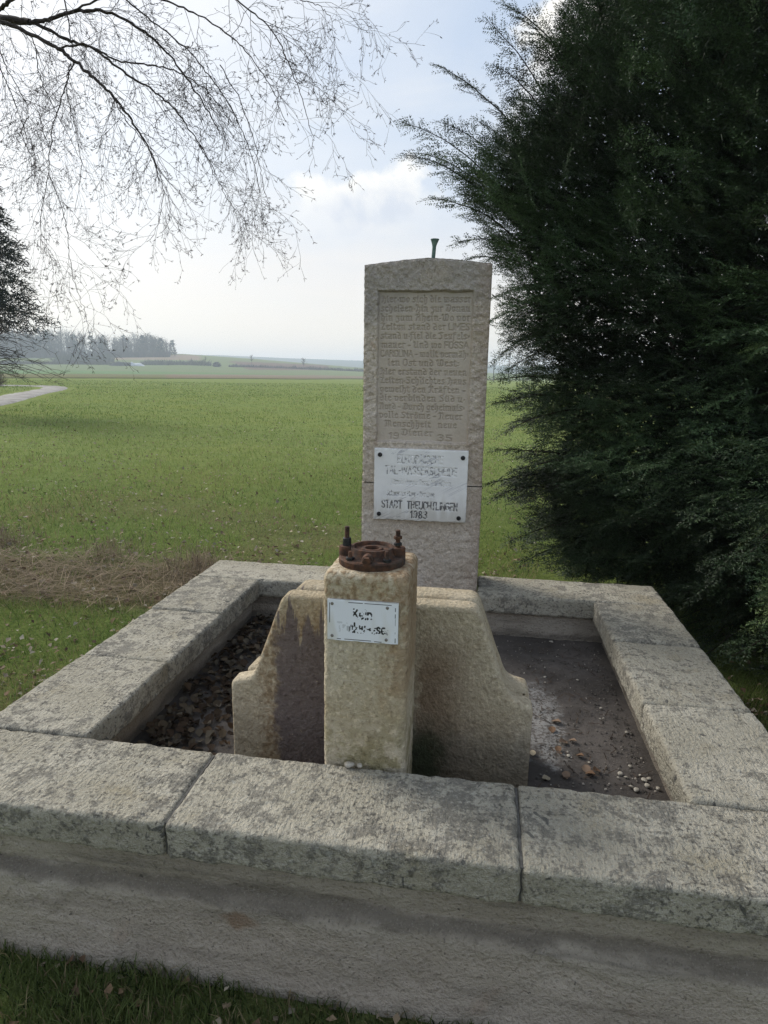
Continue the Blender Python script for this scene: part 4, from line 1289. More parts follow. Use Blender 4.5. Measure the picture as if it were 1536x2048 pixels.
def blades(x, y, r, h, wd, lean, colors, name, mat, two=None):
    n = len(x)
    z = terrain(x, y) - 0.005
    az = rng.uniform(0, 2 * math.pi, n)
    sd = rng.uniform(0, 2 * math.pi, n)
    B = np.stack([x, y, z], -1)
    S = np.stack([np.cos(sd), np.sin(sd), 0 * sd], -1) * (wd * 0.5)[:, None]
    L = np.stack([np.cos(az), np.sin(az), 0 * az], -1)
    mid = B + L * (h * lean * 0.35)[:, None] + np.array([0, 0, 1.0]) * (h * 0.55)[:, None]
    tip = B + L * (h * lean)[:, None] + np.array([0, 0, 1.0]) * (h * np.sqrt(np.clip(1 - 0.5 * lean ** 2, 0.2, 1)))[:, None]
    near = two if two is not None else np.zeros(n, bool)
    m_ = MB()
    f = ~near
    if f.any():
        V = np.stack([B[f] - S[f], B[f] + S[f], tip[f]], 1).reshape(-1, 3)
        F = np.arange(len(V)).reshape(-1, 3)
        m_.add(V, F, np.repeat(colors[f], 3, 0))
    if near.any():
        k = near
        V = np.stack([B[k] - S[k], B[k] + S[k], mid[k] + S[k] * 0.8, mid[k] - S[k] * 0.8, tip[k]], 1)
        c = np.repeat(colors[k], 5, 0)
        q = np.arange(k.sum())[:, None] * 5
        nb = m_.n
        m_.add(V.reshape(-1, 3), q + np.array([[0, 1, 2, 3]]), c)
        m_.F3.append(nb + q + np.array([[3, 2, 4]]))
    return link(name, m_.mesh(name), mat)


def grass():
    x, y, r = sample_ground(235000, 0.75, 95)
    P = np.stack([x, y, 0 * x], -1)
    bare = 0.6 * sstep(fbm(P, 0.8, 3, 11), 0.02, 0.35) * (1 - sstep(r, 5, 11))
    dry = sstep(y, 2.1, 2.45) * (1 - sstep(y, 2.9, 3.5)) * (1 - sstep(x, -1.75, -1.2))
    d_tr = np.full(len(x), 99.0)
    fm = (r > 20) & (x < -12)
    d_tr[fm] = np.min(np.hypot(x[fm][:, None] - TRACK[None, :, 0], y[fm][:, None] - TRACK[None, :, 1]), 1)
    yew_d = np.hypot(x - 2.75, y - 3.25)
    keep = (rng.random(len(x)) > 0.45 * bare + 0.62 * dry) & (d_tr > 1.4) & (rng.random(len(x)) < 0.15 + 0.85 * sstep(yew_d, 1.2, 2.2))
    x, y, r, bare, dry, P = x[keep], y[keep], r[keep], bare[keep], dry[keep], P[keep]
    n = len(x)
    u = rng.random(n)
    clump = fbm(P, 2.2, 3, 21)
    h = (0.030 + 0.045 * rng.random(n)) * np.clip(1 + 0.95 * clump, 0.25, 2.2) * np.where(r < 3, 1.0, 0.95)
    h *= np.clip(1 + (r - 15) * 0.012, 1, 1.9)
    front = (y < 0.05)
    h = np.where(front, h * 0.75, h)
    wd = np.maximum(0.0026 + 0.0014 * rng.random(n), r * 0.00105)
    g1 = np.array((0.095, 0.165, 0.038)); g2 = np.array((0.235, 0.300, 0.088)); st = np.array((0.30, 0.245, 0.135)); dk = np.array((0.040, 0.075, 0.018))
    t = np.clip(0.55 + 0.9 * clump + 1.0 * fbm(P, 0.45, 3, 23) + 0.25 * rng.standard_normal(n), 0, 1)[:, None]
    c = g1 * (1 - t) + g2 * t
    c = np.where((rng.random(n) < np.where(r > 9, 0.03, 0.12))[:, None], dk, c)
    c = np.where(front[:, None], c * np.array((0.50, 0.50, 0.55)), c)          # shade at the foot of the wall, painted in as darker blades
    pst = 0.11 + 0.40 * bare + 0.5 * dry + 0.34 * sstep(fbm(P, 0.6, 3, 77), -0.02, 0.32) * (1 - 0.5 * sstep(r, 9, 16)) + 0.07 * (1 - sstep(r, 4, 10))
    pst = np.where(r > 12, pst * 0.4, pst)
    pst = np.where(front, pst * 0.3, pst)
    c = np.where((u < pst)[:, None], st * rng.uniform(0.6, 1.1, n)[:, None], c)
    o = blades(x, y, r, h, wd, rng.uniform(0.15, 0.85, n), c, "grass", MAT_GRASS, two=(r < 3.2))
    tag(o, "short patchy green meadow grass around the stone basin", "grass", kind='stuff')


grass()


def dry_stalks():
    m_ = MB()
    pts = []
    for _ in range(4000):                      # matted band left of the basin
        x = rng.uniform(-5.2, -1.25); y = rng.uniform(2.25, 3.25) + 0.10 * (x + 2.5)
        if x > -1.9 and rng.random() < (x + 1.9) / 0.6: continue
        pts.append((x, y, rng.uniform(0.10, 0.34), rng.uniform(0.02, 0.30)))
    for cx, cy, n in ((-1.75, 3.05, 420), (-1.5, 2.75, 260), (-2.6, 3.3, 240), (-3.6, 3.4, 260), (-0.45, 2.2, 150), (-0.1, 2.15, 60), (0.75, 2.25, 200)):
        for _ in range(n):                     # tufts
            pts.append((cx + rng.normal(0, 0.13), cy + rng.normal(0, 0.10), rng.uniform(0.10, 0.30), rng.uniform(0.35, 1.3)))
    for x, y, L, el in pts:
        if in_basin(x, y, 0.02): continue
        az = rng.uniform(0, 2 * math.pi)
        d = np.array([math.cos(az) * math.cos(el), math.sin(az) * math.cos(el), math.sin(el)])
        z0 = 0.012 + rng.uniform(0, 0.05) * (el < 0.35)
        p0 = np.array([x, y, z0]); p2 = p0 + d * L; p2[2] -= 0.25 * L * math.cos(el) * (el > 0.35)
        p2[2] = max(p2[2], 0.01)
        p1 = p0 + d * L * 0.5
        s = np.cross(d, [0, 0, 1]); s = s / (np.linalg.norm(s) + 1e-9) * 0.0015
        c = np.array((0.225, 0.175, 0.120)) * rng.uniform(0.45, 1.4)
        m_.add([p0 - s, p0 + s, p1 + s, p1 - s], [[0, 1, 2, 3]], c)
        m_.add([p1 - s, p1 + s, p2], [[0, 1, 2]], c)
    o = link("dry_grass", m_.mesh("dry_grass"), MAT_DRY)
    tag(o, "matted brown dry stalks lying in the grass left of the basin", "dry grass", kind='stuff')


dry_stalks()

LEAF = np.array([(0, 0, 0), (-.32, .25, .06), (-.42, .55, .12), (-.2, .82, .08), (0, 1, .0), (.22, .8, .1), (.4, .5, .14), (.3, .22, .05), (0, .5, -.02)], float)
LEAF_F = np.array([(0, 8, 1), (1, 8, 2), (2, 8, 3), (3, 8, 4), (4, 8, 5), (5, 8, 6), (6, 8, 7), (7, 8, 0)])


def leaf_verts(p, size, az, tilt, curl):
    V = LEAF.copy() * np.array([size, size, size * curl])
    V[:, 1] -= size * 0.5
    ct, st_ = math.cos(tilt), math.sin(tilt)
    V = np.stack([V[:, 0], V[:, 1] * ct - V[:, 2] * st_, V[:, 1] * st_ + V[:, 2] * ct], -1)
    ca_, sa = math.cos(az), math.sin(az)
    V = np.stack([V[:, 0] * ca_ - V[:, 1] * sa, V[:, 0] * sa + V[:, 1] * ca_, V[:, 2]], -1)
    V[:, 2] -= V[:, 2].min()
    return V + np.asarray(p)


BROWNS = np.array([(0.19, 0.125, 0.075), (0.27, 0.205, 0.135), (0.33, 0.275, 0.20), (0.12, 0.078, 0.05), (0.36, 0.32, 0.25)])


def meadow_leaves():
    x, y, r = sample_ground(17000, 0.85, 20, right_keep=0.15)
    P = np.stack([x, y, 0 * x], -1)
    k = ((fbm(P, 0.9, 3, 11) + 0.5 * rng.random(len(x)) > 0.05) | (r < 2)) & ((y > 0.1) | (rng.random(len(x)) < 0.10))
    m_ = MB()
    x, y, r = x[k], y[k], r[k]
    n = len(x); tz = terrain(x, y) + rng.uniform(0.004, 0.035, n)
    sz = rng.uniform(0.012, 0.032, n) * (1 + r * 0.045)
    az = rng.uniform(0, 6.28, n)
    A = np.stack([np.cos(az), np.sin(az), rng.normal(0, 0.35, n)], -1) * sz[:, None] * 0.5
    Bv = np.stack([-np.sin(az), np.cos(az), rng.normal(0, 0.35, n)], -1) * (sz * rng.uniform(0.25, 0.5, n))[:, None]
    O = np.stack([x, y, tz], -1); lift = np.array([0, 0, 1.0]) * (sz * rng.uniform(0.05, 0.35, n))[:, None]
    V = np.stack([O - A, O + Bv + lift, O + A, O - Bv + lift * 0.6], 1)
    i = np.arange(n)[:, None] * 4
    m_.add(V.reshape(-1, 3), np.concatenate([i + np.array([[0, 1, 2]]), i + np.array([[0, 2, 3]])]), np.repeat(BROWNS[rng.integers(0, 5, n)] * rng.uniform(0.55, 1.15, (n, 1)), 4, 0))
    for _ in range(520):
        xx = rng.uniform(-4.5, -1.2); yy = rng.uniform(2.2, 3.8)
        m_.add(leaf_verts((xx, yy, rng.uniform(0.005, 0.04)), rng.uniform(0.02, 0.05), rng.uniform(0, 6.28), rng.uniform(-0.6, 0.6), rng.uniform(0.6, 2.5)), LEAF_F, BROWNS[rng.integers(0, 5)] * rng.uniform(0.5, 1.0))
    tag(link("leaf_litter", m_.mesh("leaf_litter"), MAT_LEAF), "scattered small brown dead leaves in the meadow grass", "leaf litter", kind='stuff')


meadow_leaves()


def basin_litter():
    m_ = MB()
    for _ in range(1000):                      # drift of leaves on the left side of the basin
        x = -0.80 + abs(rng.normal(0, 0.17)); y = rng.uniform(0.32, 1.74)
        if x > -0.47 and y < 0.75: continue
        if x > -0.36: continue
        z = FLOOR_Z + 0.004 + 0.030 * math.exp(-((x + 0.84) / 0.16) ** 2) * rng.random()
        m_.add(leaf_verts((x, y, z), rng.uniform(0.012, 0.042), rng.uniform(0, 6.28), rng.uniform(-0.75, 0.75), rng.uniform(0.7, 2.8)), LEAF_F, BROWNS[rng.integers(0, 4)] * rng.uniform(0.2, 0.46))
    tag(link("leaf_drift", m_.mesh("leaf_drift"), MAT_LEAF), "drift of dark brown dead leaves on the left of the basin floor", "leaf litter", kind='stuff')
    g = MB()
    for _ in range(1200):                      # grit and crumbs on the right side
        x = 0.84 - rng.random() ** 1.6 * 0.5; y = rng.uniform(0.33, 1.72)
        if x < 0.49 and y < 0.75: continue
        if x < 0.30: continue
        s = rng.uniform(0.001, 0.0045)
        c = rng.choice([0.06, 0.10, 0.16, 0.34], p=[.4, .3, .2, .1]) * np.array((1, .9, .78))
        q = rng.normal(0, 1, (5, 3)); q /= np.linalg.norm(q, axis=1)[:, None]
        V = np.array([(x - s, y - s, 0), (x + s, y - s * .7, 0), (x + s * .6, y + s, 0), (x - s * .8, y + s, 0), (x + s * rng.uniform(-.4, .4), y, s * 1.3)], float)
        V[:, 2] += FLOOR_Z + 0.002
        g.add(V, [[0, 1, 4], [1, 2, 4], [2, 3, 4], [3, 0, 4]], c)
    for _ in range(170):                       # needles and twig bits
        x = rng.uniform(0.5, 0.82); y = rng.uniform(0.35, 1.7); a = rng.uniform(0, 6.28); L = rng.uniform(0.01, 0.05)
        d = np.array([math.cos(a), math.sin(a), 0]) * L; s = np.array([-d[1], d[0], 0]) / L * 0.0014
        p = np.array([x, y, FLOOR_Z + 0.009])
        g.add([p - s, p + s, p + d + s, p + d - s], [[0, 1, 2, 3]], np.array((0.05, 0.035, 0.025)) * rng.uniform(0.5, 2))
    tag(link("grit", g.mesh("grit"), MAT_LEAF), "fine grit and needle crumbs on the right of the basin floor", "grit", kind='stuff')


basin_litter()


def on_floor(px, py, z=None):
    p = on_ground(px, py, FLOOR_Z if z is None else z)
    return p


def pebble_mesh(seed, sx, sy, sz):
    import bmesh
    bm = bmesh.new(); bmesh.ops.create_icosphere(bm, subdivisions=2, radius=1.0)
    V = np.array([v.co[:] for v in bm.verts]); F = np.array([[v.index for v in f.verts] for f in bm.faces]); bm.free()
    V = V * (1 + 0.55 * fbm(V, 1.1, 3, seed))[:, None] * np.array([sx, sy, sz])
    return mesh_from("pebble", V, F, None, True)


PEB = [pebble_mesh(300 + k, *s) for k, s in enumerate([(.011, .008, .006), (.008, .007, .005), (.014, .010, .007)])]
spots = [(1310, 1447, 1, 1), (1240, 1550, 2, 1), (1252, 1557, 0, .8), (1280, 1553, 0, .7), (1288, 1562, 2, 1), (1298, 1560, 0, 1), (1294, 1574, 2, 1), (1262, 1576, 0, 1),
         (1273, 1582, 2, 1.0), (1316, 1580, 1, 1.2), (1236, 1558, 1, .7), (1260, 1535, 0, .9), (1207, 1439, 0, .7), (1202, 1419, 1, 1), (1155, 1362, 0, .8), (1090, 1356, 0, .9), (1090, 1367, 1, .7),
         (1103, 1285, 2, .9), (1137, 1514, 0, 1), (1178, 1528, 1, .8), (1253, 1467, 0, 1), (1200, 1440, 1, .7)]
for k, (px, py, q, s) in enumerate(spots):
    p = on_floor(px, py)
    if p[0] > XRI + 0.04 or p[1] < YF - 0.03: continue
    o = link("pebble", PEB[q], MAT_PEBBLE, None, (p[0], p[1], FLOOR_Z + 0.005), (0, 0, k * 1.3))
    s *= 0.78; o.scale = (s, s, s * 0.8)
    tag(o, "small pale limestone pebble lying on the dark right half of the basin floor", "pebble", "pale pebbles on the basin floor")
for k, (px, py, q, lab) in enumerate(((700, 1521, 2, "larger white pebble on the front coping at the foot of the pillar"), (722, 1524, 1, "smaller cream pebble beside the white one at the foot of the pillar"))):
    p = on_ground(px, py + 1, RZ + 0.004)
    o = link("pebble", PEB[q], MAT_PEBBLE, None, (p[0], min(p[1], 0.285), RZ + 0.007), (0, 0, 0.2))
    tag(o, lab, "pebble")
lv = mesh_from("dead_leaf", leaf_verts((0, 0, 0), 1.0, 0, 0.1, 1.4), LEAF_F, np.broadcast_to(np.array((0.22, 0.155, 0.11)), (9, 3)))
lv2 = mesh_from("dead_leaf", leaf_verts((0, 0, 0), 1.0, 0, 0.1, 1.6), LEAF_F, np.broadcast_to(np.array((0.17, 0.105, 0.065)), (9, 3)))
lv3 = mesh_from("dead_leaf", leaf_verts((0, 0, 0), 1.0, 0, 0.05, 0.8), LEAF_F, np.broadcast_to(np.array((0.34, 0.29, 0.21)), (9, 3)))
for k, (px, py, sz, me_, lab, grp) in enumerate((
        (1065, 1509, .034, lv3, "pale tan dead leaf on the basin floor close to the stepped block", None),
        (1092, 1560, .040, lv3, "rounded pale dead leaf on the basin floor just behind the front coping", None),
        (1112, 1447, .046, lv, None, 1), (1104, 1463, .040, lv2, None, 1), (1126, 1488, .048, lv, None, 1), (1145, 1485, .036, lv, None, 1), (1116, 1502, .036, lv2, None, 1),
        (1118, 1510, .030, lv, None, 1), (1160, 1515, .034, lv2, None, 1), (1172, 1542, .044, lv, None, 1), (1192, 1545, .040, lv2, None, 1), (1180, 1552, .042, lv2, None, 1), (1132, 1554, .040, lv, None, 1))):
    p = on_floor(px, py)
    o = link("dead_leaf", me_, MAT_LEAF, None, (p[0], p[1], FLOOR_Z + 0.006), (0.15, -0.1, k * 2.1))
    sz *= 0.8; o.scale = (sz, sz, sz)
    tag(o, lab or "curled brown dead leaf in the loose cluster on the right basin floor", "dead leaf", "brown leaves on the right basin floor" if grp else None)

# ------------------------------------------------------------------ yew


def unit(v):
    return v / (np.linalg.norm(v, axis=-1, keepdims=True) + 1e-12)


def comb(P, length, spacing, wd, side, shade=1.0):
    """two rows of needles along the polyline P; side is the flat direction of the spray; returns triangles and shades"""
    seg = np.linalg.norm(np.diff(P, axis=0), axis=1); s = np.concatenate([[0], np.cumsum(seg)])
    n = max(3, int(s[-1] / spacing))
    out = []; sh = []
    T = unit(np.gradient(P, axis=0))
    for sg in (-1, 1):
        u = (np.arange(n) + rng.uniform(0.1, 0.9, n)) / n * s[-1]
        B = np.stack([np.interp(u, s, P[:, k]) for k in range(3)], -1)
        Tn = unit(np.stack([np.interp(u, s, T[:, k]) for k in range(3)], -1))
        S = unit(np.cross(np.cross(Tn, side), Tn))
        U = np.cross(Tn, S)
        L = length * rng.uniform(0.72, 1.15, n) * (1 - 0.45 * (u / s[-1]) ** 3)
        d = unit(S * sg + Tn * rng.uniform(0.40, 0.85, n)[:, None] + U * rng.normal(0.10, 0.30, n)[:, None])
        wv = unit(np.cross(d, U) + 0.5 * rng.normal(0, 1, (n, 3))) * (wd * 0.5)
        tip = B + d * L[:, None]; tip[:, 2] -= 0.10 * L
        mid = B + d * (L * 0.25)[:, None]
        out.append(np.stack([mid - wv, mid + wv, tip], 1)); sh.append(shade * rng.uniform(0.65, 1.4, n))
    return np.concatenate(out), np.concatenate(sh)


def spray_template(L, k):
    """a flat yew spray growing along +X: leading twig, side twigs, all with combs of needles"""
    t = np.linspace(0, 1, 6)[:, None]
    P = np.array([1.0, 0, 0]) * L * t + np.array([0, 1.0, 0]) * rng.normal(0, 0.06) * L * t ** 2 + np.array([0, 0, -1.0]) * 0.12 * L * t ** 2
    Y = np.array([0, 1.0, 0])
    A, S = comb(P, 0.0250, 0.0080, 0.0060, Y)
    tr = [A]; sh = [S]
    if L > 0.12:
        for q in range(int(L / 0.042)):
            u = 0.12 + 0.75 * (q + rng.random()) / (L / 0.042)
            o = np.array([np.interp(u, t[:, 0], P[:, c]) for c in range(3)])
            sg = 1 if q % 2 else -1
            l2 = (0.045 + 0.35 * L * (1 - u)) * rng.uniform(0.7, 1.2)
            dd = unit(np.array([0.85, sg * rng.uniform(0.6, 0.9), rng.normal(0, 0.2)]))
            Q = o + dd * l2 * np.linspace(0, 1, 4)[:, None] + np.array([0, 0, -0.08]) * l2 * np.linspace(0, 1, 4)[:, None] ** 2
            A, S = comb(Q, 0.0240, 0.0092, 0.0060, unit(np.cross(np.array([0, 0, 1.0]), dd)), 1.1)
            tr.append(A); sh.append(S)
    return np.concatenate(tr), np.concatenate(sh)


YC = np.array([2.75, 3.30])
Z_R = ([0.0, 0.25, 0.7, 1.2, 1.8, 2.4, 3.0, 3.6, 4.2, 5.0, 5.8, 6.6], [1.75, 2.05, 2.25, 2.30, 2.30, 2.32, 2.32, 2.25, 2.05, 1.60, 1.0, 0.3])


def yew_radius(z):
    return np.interp(z, *Z_R)


def build_yew():
    wood = MB()
    light = np.array((0.036, 0.062, 0.026)); dark = np.array((0.019, 0.036, 0.016)); tipc = np.array((0.068, 0.098, 0.036))
    lens = [0.07, 0.11, 0.16, 0.22, 0.30]
    temps = [[spray_template(L, k) for k in range(5)] for L in lens]
    place = {}
    boughs = []
    # explicit long shoots that stand out against the sky on the left
    for (px, py, Y, px2, py2, Y2) in (
            (808, 241, 2.9, 1010, 420, 3.3), (812, 312, 2.8, 980, 420, 3.2), (838, 300, 3.0, 1010, 440, 3.3), (880, 128, 3.0, 1060, 330, 3.4), (880, 250, 3.1, 1030, 390, 3.4), (985, 58, 3.1, 1110, 260, 3.4), (998, 132, 2.9, 1100, 270, 3.3),
            (1012, 12, 3.3, 1130, 130, 3.5), (1045, 40, 3.0, 1160, 190, 3.3), (1066, 88, 2.9, 1170, 210, 3.2), (862, 400, 2.9, 1010, 480, 3.2), (905, 352, 3.0, 1040, 450, 3.3), (912, 480, 2.8, 1060, 530, 3.2),
            (935, 520, 3.0, 1080, 560, 3.3), (975, 640, 2.7, 1110, 610, 3.1), (985, 715, 2.8, 1120, 650, 3.2), (975, 600, 3.0, 1120, 570, 3.3), (1005, 745, 3.0, 1130, 690, 3.2), (982, 815, 2.6, 1110, 800, 3.0), (1000, 760, 2.5, 1120, 770, 2.9),
            (1008, 868, 2.6, 1130, 830, 2.9), (1000, 912, 2.5, 1130, 920, 2.8), (968, 972, 2.35, 1110, 960, 2.8), (985, 1000, 2.4, 1110, 1000, 2.8), (1020, 1080, 2.35, 1150, 1050, 2.7), (1040, 1120, 2.4, 1160, 1090, 2.7),
            (1040, 940, 2.5, 1180, 930, 2.8), (960, 245, 3.0, 1090, 400, 3.4), (930, 330, 2.9, 1060, 470, 3.3), (1060, 240, 3.0, 1160, 330, 3.3)):
        tip = at(px, py, Y); base = at(px2, py2, Y2)
        boughs.append((base + (base - tip) * 0.35, tip, 1.0))
    to_cam = math.atan2(CAM[1] - YC[1], CAM[0] - YC[0])
    for k in range(330):
        z = rng.uniform(0.02, 4.7) if k % 9 else rng.uniform(4.5, 6.3)
        a = rng.uniform(-math.pi, math.pi)
        facing = math.cos(a - to_cam)
        if facing < -0.10 and rng.random() < 0.80: continue
        rr = yew_radius(z) * rng.uniform(0.72, 1.02)
        L = rng.uniform(0.45, 1.0)
        el = R_(np.interp(z, [0, 0.8, 2.0, 3.5, 6], [-14, 2, 22, 34, 55]) + rng.normal(0, 10))
        out = np.array([math.cos(a), math.sin(a), 0]); sw = np.array([-out[1], out[0], 0]) * rng.normal(0, 0.45)
        d = unit(out * math.cos(el) + sw + np.array([0, 0, math.sin(el)]))
        tip = np.array([YC[0], YC[1], z]) + out * rr
        boughs.append((tip - d * L, tip, 0.75))
    for k in range(120):                        # skirt hanging to the ground beside the basin
        y = rng.uniform(0.7, 2.9); x = rng.uniform(1.36, 2.0) if y < 2.15 else rng.uniform(0.95, 2.0)
        tip = np.array([x, y, rng.uniform(0.03, 0.75)])
        d = unit(np.array([-0.8, -0.55, rng.normal(-0.25, 0.25)]) + rng.normal(0, 0.25, 3))
        boughs.append((tip - d * rng.uniform(0.45, 0.8), tip, 0.75))
    for base, tip, imp in boughs:
        L = np.linalg.norm(tip - base); d = (tip - base) / L
        bow = np.array([0, 0, 1.0]) * L * (0.10 if d[2] > 0.1 else 0.05)
        t = np.linspace(0, 1, 12)[:, None]
        jit = rng.normal(0, 0.012, (12, 3)).cumsum(0) * 0.35
        P = base + (tip - base) * t + bow * (4 * t * (1 - t)) + jit * t
        V, F = tube(P, np.linspace(0.008, 0.0018, 12), 3); wood.add(V, F)
        up = unit(np.array([rng.normal(0, 0.30), rng.normal(0, 0.30), 1.0]))
        side = unit(np.cross(d, up))
        nlat = int(L / (0.032 if imp == 1.0 else 0.046))
        for q in range(nlat + 2):
            if q >= nlat:                      # the leading shoot itself
                u = 0.80 + 0.1 * (q - nlat); sg = 0
            else:
                u = (q + rng.random()) / nlat; sg = 1 if q % 2 else -1
            if u < 0.06: continue
            o = np.array([np.interp(u, t[:, 0], P[:, c]) for c in range(3)])
            T = unit(np.array([np.interp(min(u + .05, 1), t[:, 0], P[:, c]) - np.interp(u - .05, t[:, 0], P[:, c]) for c in range(3)]))
            ln = 0.15 if sg == 0 else (0.06 + 0.30 * (1 - u) ** 0.8 * (0.80 if imp == 1.0 else 1.0)) * rng.uniform(0.75, 1.2)
            dd = unit(side * sg * rng.uniform(0.5, 0.95) + T * rng.uniform(0.75, 1.1) + np.array([0, 0, 1.0]) * rng.normal(-0.02, 0.20) * abs(sg))
            e = o + dd * ln
            if (o[0] < XR + 0.10 or e[0] < XR + 0.06) and (min(o[1], e[1]) < YO + 0.05): continue
            mixv = rng.random()
            c_ = (dark * (1 - mixv) + light * mixv) * (1.0 + 0.3 * (u > 0.7))
            if rng.random() < (0.38 if o[0] > 1.5 and o[1] < 2.8 else 0.14): c_ = tipc * rng.uniform(0.8, 1.25)
            li = int(np.argmin([abs(ln - x) for x in lens])); vi = int(rng.integers(0, 5))
            X_ = dd; Y_ = unit(np.cross(up + rng.normal(0, 0.25, 3), X_)); Z_ = np.cross(X_, Y_)
            place.setdefault((li, vi), []).append((o, X_, Y_, Z_, ln / lens[li], c_))
    # dense leafage of the flank that stands against sky and meadow
    poly = np.array([(1090, -40), (1062, 60), (1050, 130), (1010, 190), (965, 215), (945, 260), (905, 300), (885, 345), (872, 400), (915, 455), (945, 505), (968, 545), (985, 600), (992, 680), (1040, 715), (1035, 770),
                     (1005, 790), (1015, 830), (1060, 860), (1050, 905), (1020, 935), (1010, 975), (1035, 1010), (1045, 1060), (1065, 1105), (1120, 1150), (1400, 1200), (1560, 1250), (1560, -40)], float)

    poly[:, 0] += np.interp(poly[:, 1], [0, 450, 600, 1150], [58, 58, 22, 5])

    def in_poly(p):
        x, y = p; c = False; j = len(poly) - 1
        for i in range(len(poly)):
            xi, yi = poly[i]; xj, yj = poly[j]
            if (yi > y) != (yj > y) and x < (xj - xi) * (y - yi) / (yj - yi) + xi: c = not c
            j = i
        return c
    k = 0
    while k < 6000:
        p = (rng.uniform(870, 1560) if k % 3 else rng.uniform(900, 1260), rng.uniform(-40, 1200))
        if not in_poly(p): continue
        k += 1
        Yd = rng.uniform(2.65, 3.75) if p[1] < 900 else rng.uniform(2.35, 3.1)
        if p[0] > 1250: Yd -= rng.uniform(0, 0.9)
        o = at(p[0], p[1], Yd)
        el = np.interp(p[1], [0, 500, 650, 900, 1150], [0.75, 0.55, 0.12, 0.0, -0.12])
        dd = unit(np.array([-0.85, -0.25, el]) + rng.normal(0, 0.28, 3))
        li = int(rng.choice([1, 2, 3, 4], p=[.25, .35, .25, .15])); vi = int(rng.integers(0, 5)); ln = lens[li] * rng.uniform(0.8, 1.15)
        o = o - dd * ln * 0.6
        e = o + dd * ln
        if (o[0] < XR + 0.10 or e[0] < XR + 0.06) and (min(o[1], e[1]) < YO + 0.12): continue
        mixv = rng.random()
        up = unit(np.array([rng.normal(0, 0.35), rng.normal(0, 0.35), 1.0]))
        Y_ = unit(np.cross(up, dd)); Z_ = np.cross(dd, Y_)
        place.setdefault((li, vi), []).append((o, dd, Y_, Z_, ln / lens[li], dark * (1 - mixv) + light * mixv))
    Vs = []; Cs = []
    for (li, vi), lst in place.items():
        A, S = temps[li][vi]
        O = np.array([p[0] for p in lst]); tone = np.clip(1.0 + 1.5 * fbm(O, 1.9, 2, 401), 0.45, 2.1)
        M = np.array([np.stack(p[1:4]) * p[4] for p in lst]); col_ = np.array([p[5] for p in lst]) * tone[:, None]
        V = np.einsum('tvk,pkj->ptvj', A, M) + O[:, None, None, :]
        Vs.append(V.reshape(-1, 3))
        Cs.append(np.repeat((S[None, :, None] * col_[:, None, :]).reshape(-1, 3), 3, 0))
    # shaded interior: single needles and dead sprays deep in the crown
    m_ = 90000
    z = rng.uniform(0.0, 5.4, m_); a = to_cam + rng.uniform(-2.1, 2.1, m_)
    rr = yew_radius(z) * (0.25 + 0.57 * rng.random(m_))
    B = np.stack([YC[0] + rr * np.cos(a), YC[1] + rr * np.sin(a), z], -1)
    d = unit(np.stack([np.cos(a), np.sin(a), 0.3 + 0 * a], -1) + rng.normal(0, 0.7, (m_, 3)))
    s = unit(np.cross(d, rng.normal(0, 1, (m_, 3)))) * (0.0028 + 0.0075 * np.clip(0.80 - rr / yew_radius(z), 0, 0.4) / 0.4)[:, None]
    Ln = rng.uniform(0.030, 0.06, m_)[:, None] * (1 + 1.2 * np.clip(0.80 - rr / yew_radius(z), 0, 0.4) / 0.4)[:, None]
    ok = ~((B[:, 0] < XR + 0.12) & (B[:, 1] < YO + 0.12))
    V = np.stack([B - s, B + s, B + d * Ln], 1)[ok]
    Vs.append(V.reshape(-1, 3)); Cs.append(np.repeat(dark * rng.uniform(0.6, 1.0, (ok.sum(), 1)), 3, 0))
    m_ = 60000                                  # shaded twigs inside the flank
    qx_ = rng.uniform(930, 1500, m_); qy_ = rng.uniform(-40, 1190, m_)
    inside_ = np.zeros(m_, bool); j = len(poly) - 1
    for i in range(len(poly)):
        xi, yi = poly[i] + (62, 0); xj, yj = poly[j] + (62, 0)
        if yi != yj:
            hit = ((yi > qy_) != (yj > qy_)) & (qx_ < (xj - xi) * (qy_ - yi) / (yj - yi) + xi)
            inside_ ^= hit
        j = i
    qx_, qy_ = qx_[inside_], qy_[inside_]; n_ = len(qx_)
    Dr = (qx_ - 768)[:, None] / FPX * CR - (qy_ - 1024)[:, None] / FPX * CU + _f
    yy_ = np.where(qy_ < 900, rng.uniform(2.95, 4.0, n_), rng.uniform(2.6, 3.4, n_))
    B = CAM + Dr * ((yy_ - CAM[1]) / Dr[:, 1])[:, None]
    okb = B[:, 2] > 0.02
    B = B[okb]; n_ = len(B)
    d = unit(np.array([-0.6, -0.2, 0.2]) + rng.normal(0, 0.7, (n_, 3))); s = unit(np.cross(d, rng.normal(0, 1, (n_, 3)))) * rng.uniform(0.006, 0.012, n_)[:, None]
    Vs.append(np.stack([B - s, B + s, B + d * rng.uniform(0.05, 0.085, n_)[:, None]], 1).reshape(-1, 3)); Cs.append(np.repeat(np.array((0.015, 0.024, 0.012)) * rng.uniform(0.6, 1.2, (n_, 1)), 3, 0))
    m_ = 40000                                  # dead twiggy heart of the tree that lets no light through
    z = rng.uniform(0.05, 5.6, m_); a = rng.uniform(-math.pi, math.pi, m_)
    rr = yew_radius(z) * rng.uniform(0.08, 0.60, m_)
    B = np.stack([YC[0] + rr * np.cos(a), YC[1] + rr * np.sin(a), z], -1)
    d = unit(rng.normal(0, 1, (m_, 3))); s = unit(np.cross(d, rng.normal(0, 1, (m_, 3)))) * rng.uniform(0.010, 0.022, m_)[:, None]
